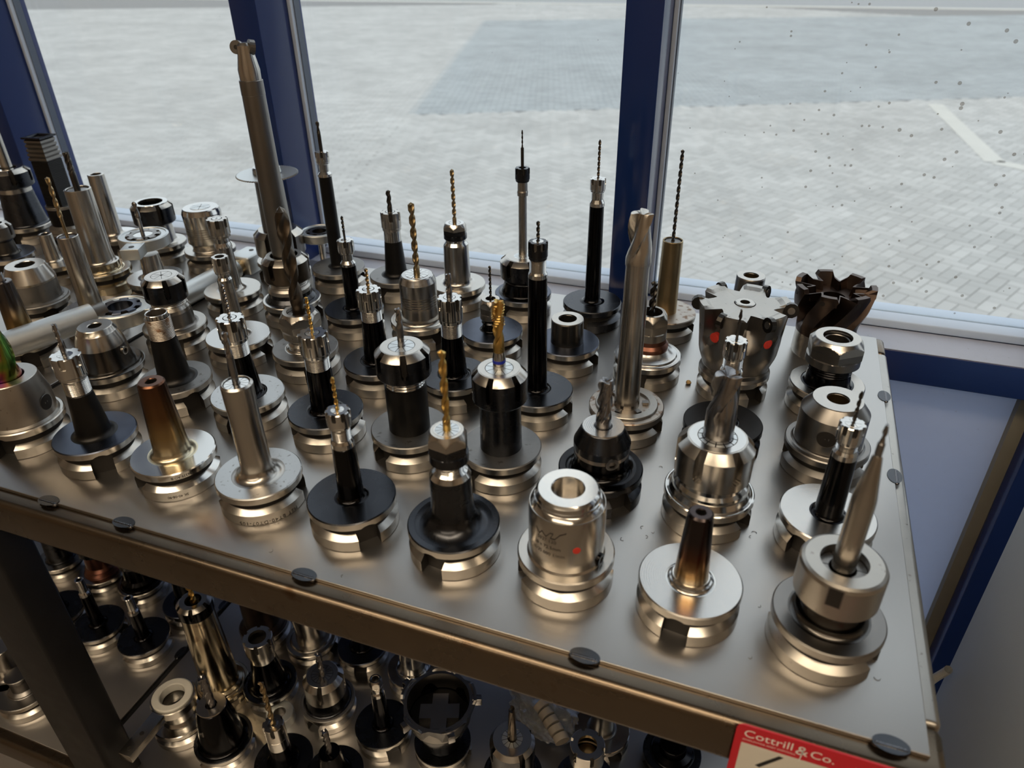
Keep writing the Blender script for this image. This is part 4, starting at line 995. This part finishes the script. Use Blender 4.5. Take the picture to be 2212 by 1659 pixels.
def spindle_ring(h, u, v, r, zt, th, arm=None):
    b = MB(); b.lathe([(r * .7, zt - th), (r - 1, zt - th), (r, zt - th + 1), (r, zt - 1.2), (r - 1.2, zt), (r * .90, zt), (r * .88, zt - 1), (r * .70, zt - 1)], 72); return h.add('ring_head', b, 'aluminium')
def castle_ring(h, r, zt, name='castle_ring', m='black_oxide', rb=.56):
    rows = [(zt - 8, r, 0), (zt - 3, r, 0), (zt - 2.99, r, .17), (zt - .6, r, .17), (zt, r - .6, .17), (zt, r * rb, 0), (zt - 10, r * rb, 0)]
    g, mf = h.polar(rows, 8, 5, .2, r * .80); b = MB(); b.grid(g, mfun=mf); return h.add(name, b, [m, 'slot_dark'])
h = Holder('coolant_ring_chuck', 'chuck wearing a flat grey coolant ring with a square arm and thin cutter', GL(0, 3), top='steel_turned', rim='steel')
h.lathe('stem', 'steel', [('25', 46), (548, 42)], fillet=7, chamfer=0)
zt = h.z(506); rr = h.r(zt, 112)
spindle_ring(h, 0, 0, rr, zt, 13)
castle_ring(h, rr * .69, zt + .4, m='steel_grey'); h.lathe('collet', 'steel_bright', [(512, 15.5), (506, 15.0)])
A0 = Vector((0, 0, 0)); T = at_z(268, 556, zt - 3); a = atan2(T.y - h.y, T.x - h.x)
b = MB(); b.box(rr - 5, rr + 21, -10, 10, -13, -.6, ch=.8); o = h.add('arm', b, 'aluminium', rz=a); o.location.z = zt * S
b = MB(); b.tube((rr + 12, 0, -1.5), (rr + 12, 0, -.2), 3.0, seg=18); o = h.add('arm_hole', b, 'slot_dark', rz=a); o.location.z = zt * S
h.cutter('ball', 508, 436, 12, 'carbide', flute_from=470, nf=2, shank=9)

h = Holder('collet_chuck', 'grooved silver drum chuck with closed collet by the window, left of the castle nuts', GL(0, 4), top='steel', rim='steel')
h.lathe('drum', 'steel', [('25', 70), (525, 72), (518, 84), (508, 84)], fillet=2, chamfer=0)
z0, z1 = h.z(508), h.z(484); R = h.r(50, 83); b = MB(); pr = []
for k in range(5):
    za = z0 + (z1 - z0) * k / 5; dz = (z1 - z0) / 5; pr += [(R, za), (R, za + dz * .6), (R - .8, za + dz * .7), (R - .8, za + dz * .95)]
pr.append((R, z1)); b.lathe(pr, 64); h.add('grooved_band', b, 'steel')
h.lathe('nose', 'steel_bright', [(484, 83), (458, 86), (449, 80), (447, 76)], chamfer=0); h.collet(447, 12.5, 1.2, 6, mats='aluminium', dz=-.2)

h = Holder('end_mill_holder', 'matte silver side lock holder with open bore beside the spanner handle', GL(1, 2), top='steel_worn', rim='steel_worn', slot=(118, 690))
h.lathe('body', 'grey_matte', [('25', 136), ('28', 122), (640, 112), (604, 112)], fillet=2, chamfer=0); h.lathe('nose', 'steel', [(604, 113), (600, 113), (571, 88)], hole=44, depth=30)

h = Holder('collet_chuck', 'tall thick silver tube chuck with dark four flute mill', GL(1, 3), top='steel', rim='oily_steel')
h.lathe('base_collar', 'oily_steel', [('25', 86), ('27', 80), ('34', 78)], fillet=2)
h.lathe('tube', 'steel', [('34', 64), (540, 60), (407, 60)], fillet=4, hole=50, depth=3); h.lathe('collet', 'steel_turned', [(418, 49), (410, 48)]); h.cutter('endmill', 412, 329, 15, 'dark_drill', flute_from=374, nf=4)

h = Holder('collet_chuck', 'open black slotted nut chuck without a tool by the window', GL(1, 4), top='steel', rim='steel')
h.lathe('body', 'steel', [('25', 70), (480, 66)], fillet=4, chamfer=0); h.nut('er', 480, 436, 92, 'black_oxide', bore=15.0, off=.6); h.lathe('nut_face', 'steel_bright', [(437, 76), (436, 75)], hole=15.4, depth=2, chamfer=0)
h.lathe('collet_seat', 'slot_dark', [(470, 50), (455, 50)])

h = Holder('collet_chuck', 'short stub silver tube chuck between taller tubes', GL(2, 3), top='steel', rim='steel')
h.lathe('tube', 'steel', [('25', 34), (505, 30)], fillet=3, hole=20, depth=12)

h = Holder('collet_chuck', 'plain tall silver tube chuck on a white reflecting flange near the window', GL(2, 4), top='steel_bright', rim='steel')
h.lathe('tube', 'steel', [('25', 40), (376, 37)], fillet=6, hole=24, depth=10)

h = Holder('collet_chuck', 'small dark worn chuck with slotted nut at the left edge', GL(3, 3), top='blue_black', rim='steel')
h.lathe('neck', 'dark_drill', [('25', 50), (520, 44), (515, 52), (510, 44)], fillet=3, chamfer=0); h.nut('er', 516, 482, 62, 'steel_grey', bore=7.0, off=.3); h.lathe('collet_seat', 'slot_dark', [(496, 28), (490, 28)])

h = Holder('square_tool_block', 'black square ribbed block with toothed sides on a round stepped base', GL(3, 4), top='steel_worn', rim='steel')
h.lathe('base_collar', 'steel_worn', [('25', 86), ('30', 84), ('33', 70)], chamfer=0); h.lathe('base_drum', 'black_satin', [('33', 68), (446, 70)], chamfer=0); h.lathe('base_ring', 'steel_worn', [(446, 72), (440, 72)])
zb, z1, zt = h.z(440), h.z(345), h.z(293); hw = h.r((zb + zt) / 2, 47); rz = radians(8)
b = MB(); n = 28
for k in range(n): za = zb + (z1 - zb) * k / n; b.box(-hw, hw, -hw, hw, za, za + (z1 - zb) / n * .62); b.box(-hw + .5, hw - .5, -hw + .5, hw - .5, za, za + (z1 - zb) / n)
h.add('toothed_block', b, 'black_satin', rz=rz, smooth=0)
for k in range(5):
    za = z1 + (zt - 3 - z1) * k / 5; b = MB(); e = hw + 1.0 - .3 * k; dz = (zt - 3 - z1) / 5
    R = [[(x * q, y * q, z) for x, y in ((-1, -1), (1, -1), (1, 1), (-1, 1))] for q, z in ((e - 1.6, za), (e, za + dz * .35), (e, za + dz * .8), (e - 1.6, za + dz))]
    b.grid(R); b.cap(R[0], 0, True); b.cap(R[-1]); h.add('rib', b, 'steel_grey', rz=rz, smooth=0)
e = hw + 1.5; b = MB(); q = lambda f, z: [(x * f, y * f, z) for x, y in ((-1, -1), (1, -1), (1, 1), (-1, 1))]
b.grid([q(e - 3, zt - 3), q(e, zt - 2), q(e, zt), q(e - 4, zt), q(e - 5, zt - 5)]); b.cap(q(e - 5, zt - 5)); h.add('top_frame', b, 'black_oxide', rz=rz, smooth=0)

h = Holder('collet_chuck', 'large black tapered chuck with slotted nut and thick silver shank at the far left', GL(4, 4), top='steel', rim='steel')
h.lathe('body', 'black_oxide', [('25', 92), (452, 84), (412, 74)], fillet=3, chamfer=0); h.lathe('collar', 'steel', [(412, 74), (400, 74)], chamfer=0)
h.nut('er', 402, 362, 96, 'black_oxide', bore=11.0, off=.5); h.lathe('nut_face', 'steel_bright', [(363, 70), (362, 69)], hole=11.2, depth=2, chamfer=0)
h.lathe('long_shank', 'steel', [(370, 26), (180, 26)], chamfer=1)

# grey ring on a thin pedestal behind the saw
h = Holder('coolant_ring', 'loose grey ring on a short stalk in front of the blue window post', (-660, 463), flange=False, cat='ring')
zt = h.z(497); h.lathe('foot', 'steel', [('0', 24), ('4', 22)]); h.lathe('stalk', 'steel', [('4', 14), (zt and str(zt - 11), 14)], chamfer=0)
spindle_ring(h, 0, 0, 24.0, zt, 11); castle_ring(h, 16.0, zt - 1.0, m='dark_drill')

# ring spanners lying in the gap between the two sections
sp = empty('ring_spanner', (-752, 228, 0)); tag(sp, 'ring spanner with castellated head and silver tube handle lying across flanges', 'spanner')
class Sub:                                        # lets the ring helpers work on a plain Empty
    def __init__(s, o): s.o = o
    add = Holder.add; polar = Holder.polar; lathe_ = None
q = Sub(sp)
spindle_ring(q, 0, 0, 28.5, 40.0, 14.5); castle_ring(q, 20.5, 40.6, m='blue_black', rb=.60)
b = MB(); b.box(26, 36, -9, 9, 26, 39, ch=1); q.add('head_block', b, 'aluminium', rz=radians(25))
b = MB(); p0 = Vector((-13, -24, 38.2)); p1 = Vector((-41, -103, 38.2)); b.tube(p0, p1, 12.8, seg=48); q.add('handle', b, 'aluminium')
b = MB(); b.tube(p0 + Vector((4.5, 12, 0)), p0 + Vector((-.1, -.2, 0)), 10.5, seg=36); q.add('ferrule', b, 'steel_grey')
sp = empty('ring_spanner', (-752, 410, 0)); tag(sp, 'spanner with silver tube handle and white block lying between castle nut chucks', 'spanner')
q = Sub(sp)
b = MB(); b.tube((1, -8, 13), (-4, -105, 13), 12.8, seg=48); q.add('handle', b, 'aluminium')
b = MB(); b.tube((1, -8, 13), (1.4, 2, 13), 10.8, 9, seg=36); q.add('ferrule', b, 'bronze')
b = MB(); b.box(-14, 16, 2, 40, 1, 25, ch=3); q.add('head_block', b, 'aluminium')
b = MB(); b.tube((2, 28, 25), (2, 28, 25.4), 3.0, seg=18); q.add('block_hole', b, 'slot_dark')

# ------------------------------------------------------------------ lower shelf
def low(name, label, u, v, **kw): return Holder(name, label, (u, v, 'px'), zt=ZL, **kw)
def slim(label, u, v, vt, w0=26, tilt=None, top='black_oxide', bore=True):
    h = low('collet_chuck', label, u, v, top=top)
    vc = vt + 32
    h.lathe('neck', 'black_gloss', [('25', w0 + 3), (vc, w0)], fillet=4, chamfer=0)
    h.lathe('stem', 'steel_bright', [(vc, w0), (vc - 5, w0 - 1), (vc - 8, w0 - 6), (vt, w0 - 6)], hole=w0 - 14, depth=10, chamfer=.4)
    return h
slim('glossy black slim chuck on the lower shelf nearest the dark post', 212, 1345, 1252)
slim('glossy black slim chuck on the lower shelf next to the welded strip', 310, 1373, 1291)
h = slim('slim black chuck half hidden behind the dark post on the lower shelf', 128, 1312, 1225)
h = low('collet_chuck', 'stubby chuck under the rail behind the dark post on the lower shelf', 132, 1200); h.lathe('body', 'black_oxide', [('25', 60), ('60', 54), ('75', 50)], fillet=3)
h = low('collet_chuck', 'chuck with reddish neck rings under the rail on the lower shelf', 222, 1228); h.lathe('body', 'copper_ring', [('25', 74), ('30', 60), ('34', 70), ('38', 60), ('60', 58)], fillet=2, chamfer=0); h.nut('er', '60', '82', 21.0, 'black_oxide')
h = low('collet_chuck', 'chuck with stacked black rings under the rail on the lower shelf', 306, 1252); h.lathe('body', 'black_gloss', [('25', 84), ('29', 68), ('33', 80), ('37', 66), ('60', 62)], fillet=2, chamfer=0); h.nut('er', '60', '82', 21.0, 'steel_grey')
h = low('collet_chuck', 'blue black flanged chuck mostly hidden by the rail on the lower shelf', 404, 1296, top='blue_black'); h.lathe('neck', 'black_gloss', [('25', 44), ('70', 38)], fillet=4)

h = low('collet_chuck', 'oil stained tall silver chuck with dark nut on the lower shelf', 478, 1472, top='oily_steel', rim='oily_steel')
h.lathe('body', 'oily_steel', [('25', 94), ('30', 82), (1318, 74)], fillet=3, chamfer=0); h.nut('er', 1322, 1296, 78, 'black_gloss', bore=9.0); h.cutter('drill', 1300, 1262, 14, 'gold', pitch=20)

h = low('collet_chuck', 'empty chuck with bright open nut on a black cone, lower shelf', 583, 1470, top='black_oxide')
h.lathe('neck', 'black_gloss', [('25', 74), (1418, 54)], fillet=6, chamfer=0); h.lathe('stem', 'steel_bright', [(1418, 54), (1404, 56)], chamfer=0)
h.nut('mini', 1408, 1376, 64, 'steel', bore=10.2, n=6, hw=.12)
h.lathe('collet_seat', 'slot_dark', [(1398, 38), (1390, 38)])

h = low('collet_chuck', 'chuck with ribbed silver collet face and twisted cutter on the lower shelf', 708, 1508, top='grey_matte')
h.lathe('body', 'black_oxide', [('25', 92), (1488, 82)], fillet=3, chamfer=0); h.nut('er', 1494, 1456, 88, 'steel', bore=12.5, n=4, off=.4); h.collet(1456, 12.3, 15, 16, mats='steel'); h.cutter('endmill', 1460, 1413, 16, 'carbide', nf=3)

h = slim('slim black chuck with hollow silver hex nut beside the crossed hollow cutter', 827, 1562, 1466, w0=30)
h.nut('hex', 1486, 1466, 30, 'steel', bore=5.0)

h = low('collet_chuck', 'blue black disc chuck under the rail, lower shelf', 783, 1391, top='blue_black'); h.lathe('neck', 'black_gloss', [('25', 44), ('75', 38)], fillet=4)
h = low('collet_chuck', 'fluted silver base chuck cut off by the rail, lower shelf', 672, 1376, top='steel'); h.lathe('body', 'steel', [('25', 80), ('28', 62), ('50', 58), ('75', 70)], fillet=3)
h = low('collet_chuck', 'chrome chuck with bright flange under the rail, lower shelf', 893, 1440, top='steel_bright'); h.lathe('body', 'steel_bright', [('25', 58), ('70', 52)], fillet=5)
h = low('end_mill_holder', 'wide dark drum holder cut off by the rail, lower shelf', 570, 1345, top='steel_grey'); h.lathe('body', 'copper_black', [('25', 96), ('28', 88), ('33', 78), ('80', 78)], fillet=2)

h = low('end_mill_holder', 'black side lock holder with jagged end mill on the lower shelf front', 482, 1592, top='black_oxide')
h.lathe('body', 'black_gloss', [('25', 96), (1562, 88), (1548, 82), (1524, 68)], fillet=4, hole=22, depth=8, chamfer=.6); h.lathe('nose_face', 'steel', [(1523.5, 66), (1522, 64)], hole=26, depth=2, chamfer=0)
h.screw(436, 1588, h.r(70, 86), 6, sm='steel'); h.cutter('endmill', 1530, 1464, 22, 'carbide', nf=4)

h = low('collet_chuck', 'castle nut chuck with gold streaked drill on the lower shelf front', 613, 1640, top='black_oxide')
h.lathe('neck', 'black_gloss', [('25', 56), (1606, 44)], fillet=4, chamfer=0); h.lathe('stem', 'steel_bright', [(1606, 46), (1590, 44)], chamfer=0); h.nut('mini', 1594, 1563, 46, 'steel', n=6); h.collet(1563, 6.0, 13, 6); h.cutter('drill', 1567, 1473, 13, 'bronze', pitch=28)

h = low('end_mill_holder', 'black holder with ragged small cutter at the lower shelf front edge', 722, 1668, top='black_oxide')
h.lathe('body', 'black_gloss', [('25', 62), (1640, 52), (1624, 46)], fillet=4, hole=14, depth=6); h.cutter('endmill', 1628, 1580, 16, 'carbide', nf=4)

h = low('face_mill', 'black hollow shell cutter with a cross shaped key in its mouth', 956, 1598, top='black_oxide', cat='face mill')
zt = h.z(1513); R = h.r(zt, 166)
face_mill(h, [(20, 26.0), (24, 40), (R * .86, zt - 18), (R, zt)], 5, .3, 'steel_grey', 'black_gloss', gul=.1, gdep=.7, rise=2.5, bore=R * .80, hub=26, inf=.90)
b = MB(); b.lathe([(R * .82, zt - 26), (0, zt - 26)], 48); h.add('mouth_floor', b, 'black_satin')
a = radians(20); b = MB(); L, w_ = R * .52, R * .21
for x0, x1, y0, y1 in ((-L, L, -w_, w_), (-w_, w_, w_, L), (-w_, w_, -L, -w_)): b.box(x0, x1, y0, y1, zt - 25.8, zt - 18)
h.add('cross_key', b, 'steel_grey', rz=a, smooth=0)
for k in range(5):
    aa = 2 * pi * (k * 14 + .8) / 70 + .3; b = MB(); b.box(R - 5, R + 5.5, -1.5, 6, zt - 9, zt + 1, ch=.8); h.add('insert', b, 'carbide', rz=aa)

h = low('collet_chuck', 'black nut chuck with brown half round cutter beside the plastic bag', 1108, 1668, top='black_oxide')
h.lathe('body', 'black_oxide', [('25', 96), ('50', 88)], fillet=3, chamfer=0); h.nut('er', 1632, 1595, 98, 'black_oxide', bore=11.0, n=4, off=.8); h.lathe('nut_face', 'steel', [(1596, 84), (1595, 83)], hole=11.2, depth=2, chamfer=0); h.collet(1595, 11.0, 20, 12, mats='aluminium'); h.cutter('endmill', 1600, 1532, 20, 'brown_drill', nf=2, pitch=160)
h = low('collet_chuck', 'silver castle nut chuck with empty dark bore right of the plastic bag', 1264, 1684, top='blue_black')
h.lathe('neck', 'black_oxide', [('25', 74), (1640, 66)], fillet=4, chamfer=0); h.nut('mini', 1642, 1608, 75, 'steel', bore=9.8, n=6, hw=.1); h.lathe('collet_seat', 'bronze', [(1634, 44), (1626, 44)])
h = low('collet_chuck', 'bright flanged chuck tucked under the rail behind the empty castle nut', 1300, 1572, top='steel_bright'); h.lathe('neck', 'steel_grey', [('25', 50), ('70', 44)], fillet=4)
h = low('collet_chuck', 'black stepped chuck under the rail by the red tag', 1452, 1622, top='black_oxide', rim='black_oxide'); h.lathe('neck', 'black_gloss', [('25', 84), ('30', 60), ('40', 58)], fillet=3)
h = low('collet_chuck', 'silver topped chuck left of the dark post on the lower shelf', 22, 1448, top='steel'); h.lathe('body', 'steel', [('25', 60), (1400, 56)], fillet=6)
h = low('collet_chuck', 'small neck chuck at the front of the lower shelf left of the post', 52, 1486, top='steel_grey'); h.lathe('body', 'steel_grey', [('25', 66), ('30', 50), ('42', 46), ('50', 56)], fillet=2)
P = at_z(606, 1545, ZL + 8)
h = Holder('spacer_ring', 'thick grey spacer ring lying on the lower shelf behind the gold streaked drill', (P.x, P.y), flange=False, zt=ZL, cat='ring')
h.lathe('ring', 'aluminium', [('0', 60), ('14', 60)], hole=26, depth=13)

# clamp arm with the white ring
P = at_z(373, 1503, ZL + 58)
sp = empty('coolant_ring_chuck', (P.x, P.y, ZL)); tag(sp, 'steel clamp arm with white plastic ring on the lower shelf beside the post', 'tool holder'); q = Sub(sp)
f = link('flange', FL, sp, (0, 0, 0), .4)
b = MB(); b.lathe([(20, 25), (18, 30), (18, 46), (24, 47)], 48); q.add('stem', b, 'steel')
b = MB(); b.lathe([(13, 46.5), (23.5, 46.5), (24.5, 47.5), (24.5, 57), (23.5, 58), (14, 58)], 64); q.add('ring_head', b, 'steel')
b = MB(); b.lathe([(13, 50), (22, 57.5), (22, 60), (20.5, 61), (14.5, 61), (13.5, 60), (13, 50)], 64); q.add('white_ring', b, 'white_plastic')
T = at_z(292, 1612, ZL + 52); aa = atan2(T.y - P.y, T.x - P.x)
b = MB(); b.box(22, 74, -8, 8, 46.8, 57.5, ch=.8); q.add('arm', b, 'steel', rz=aa)
for xx in (48, 66):
    b = MB(); b.tube((xx, 0, 57.4), (xx, 0, 57.9), 2.4, seg=16); q.add('arm_screw', b, 'slot_dark', rz=aa)

# plastic bag with a row of beige rollers
P = at_z(1175, 1555, ZL)
bag = empty('plastic_bag', (P.x, P.y, ZL)); tag(bag, 'crumpled clear plastic bag of beige rollers under the rail on the lower shelf', 'bag'); q = Sub(bag)
bm = bmesh.new(); bmesh.ops.create_icosphere(bm, subdivisions=5, radius=1); random.seed(3)
from mathutils import noise
for v in bm.verts:
    p = v.co.copy(); n_ = noise.noise(p * 3.1) * .22 + noise.noise(p * 7.3) * .12 + abs(noise.noise(p * 13)) * .08
    p *= 1 + n_; v.co = Vector((p.x * 44, p.y * 30, max(.5, 22 + p.z * 22)))
b = MB(); b.bm(bm); q.add('bag_film', b, 'clear_bag', rz=radians(-30), smooth=60)
for k in range(5):
    b = MB(); x = 4 + k * 9.5; b.tube((x, -10 + k * .6, 44 - k * 3), (x + 7.5, -9, 42.5 - k * 3), 8.5, seg=24); q.add('roller', b, 'roller_beige', rz=radians(-38))

# red and white auction tag hanging on the front rail
A_ = at_y(1594, 1561, -15); 
t = empty('lot_tag', (A_.x, -14.2, A_.z)); tag(t, 'red and white printed lot tag hanging on the front rail', 'tag')
Wd, Hd, rr = 105.0, 70.0, 5.0
def rounded(x0, x1, z0, z1, r, y, n=8):
    o = []
    for cx_, cz_, a0 in ((x1 - r, z1 - r, 0), (x0 + r, z1 - r, pi / 2), (x0 + r, z0 + r, pi), (x1 - r, z0 + r, 1.5 * pi)):
        o += [(cx_ + r * cos(a0 + k * pi / 2 / n), y, cz_ + r * sin(a0 + k * pi / 2 / n)) for k in range(n + 1)]
    return o
R0, R1 = rounded(0, Wd, -Hd, 0, rr, 0), rounded(0, Wd, -Hd, 0, rr, -1.0)
b = MB(); b.grid([R0, R1]); b.cap(R0, 0, True); b.cap(R1); b.build('card', 'tag_red', t, smooth=0)
b = MB(); b.cap(rounded(4, Wd - 4, -Hd + 4, -14.5, .6, -1.15)); b.build('white_panel', 'tag_white', t, smooth=0)
def tag_text(s_, size, x, z, m, nm='lettering'):
    return link(nm, text_mesh(s_, size, lambda X, Y: (x + X, -1.2, z + Y), nm, m, align='LEFT'), t)
tag_text('Cottrill', 8.6, 4, -9.0, 'ink_white'); tag_text('&', 10.5, 30.6, -10.6, 'ink_white'); tag_text('Co.', 8.6, 37.8, -10.2, 'ink_white')
tag_text('WORLDWIDE ASSET DISPOSALS', 1.9, 4, -12.2, 'ink_white'); tag_text('www.', 6.0, 60, -10.5, 'ink_white')
b = MB(); b.add([(34, -1.2, -6), (34.8, -1.2, -6), (34.0, -1.2, -16), (33.6, -1.2, -16)], [(0, 1, 2, 3)]); b.build('logo_stroke', 'ink_white', t, smooth=0)
b = MB(); b.add([(24, -1.2, -17), (26.5, -1.2, -17.5), (16, -1.2, -32), (13.5, -1.2, -31)], [(0, 1, 2, 3)]); b.build('pen_stroke', 'ink_black', t, smooth=0)

# crumbs and swarf on the sheet
P = at_z(1487, 829, 0); bm = bmesh.new(); bmesh.ops.create_icosphere(bm, subdivisions=2, radius=2.4)
for v in bm.verts: v.co *= 1 + noise.noise(v.co * 1.1) * .4; v.co.z = max(-1.6, v.co.z)
b = MB(); b.bm(bm); o = b.build('crumb', 'crumb', None, (P.x, P.y, 1.7), smooth=0); tag(o, 'tan crumb lying on the sheet near the face mill', 'crumb')
sw = None
for i, (u, v) in enumerate([(1388, 1140), (1345, 1165), (1410, 1150), (1629, 1152), (1622, 1160), (1427, 1010), (1395, 1160), (1620, 1420), (1735, 1450), (1895, 1465), (1640, 1310), (585, 1190), (740, 1245)]):
    P = at_z(u, v, 0)
    if sw is None:
        b = MB(); pts = [Vector((2.4 * cos(t * .45), 2.4 * sin(t * .45), .35)) for t in range(8)]
        for k in range(7): b.tube(pts[k], pts[k + 1], .2, seg=6, caps=False)
        sw = b.mesh('swarf_curl', ['steel_grey'])
    o = link('swarf_curl', sw, None, (P.x, P.y, 0), random.uniform(0, 6)); s_ = random.uniform(.4, .8); o.scale = (s_, s_, 1)
    tag(o, 'tiny curl of metal swarf lying on the steel sheet', 'swarf', 'swarf curls on the upper shelf')
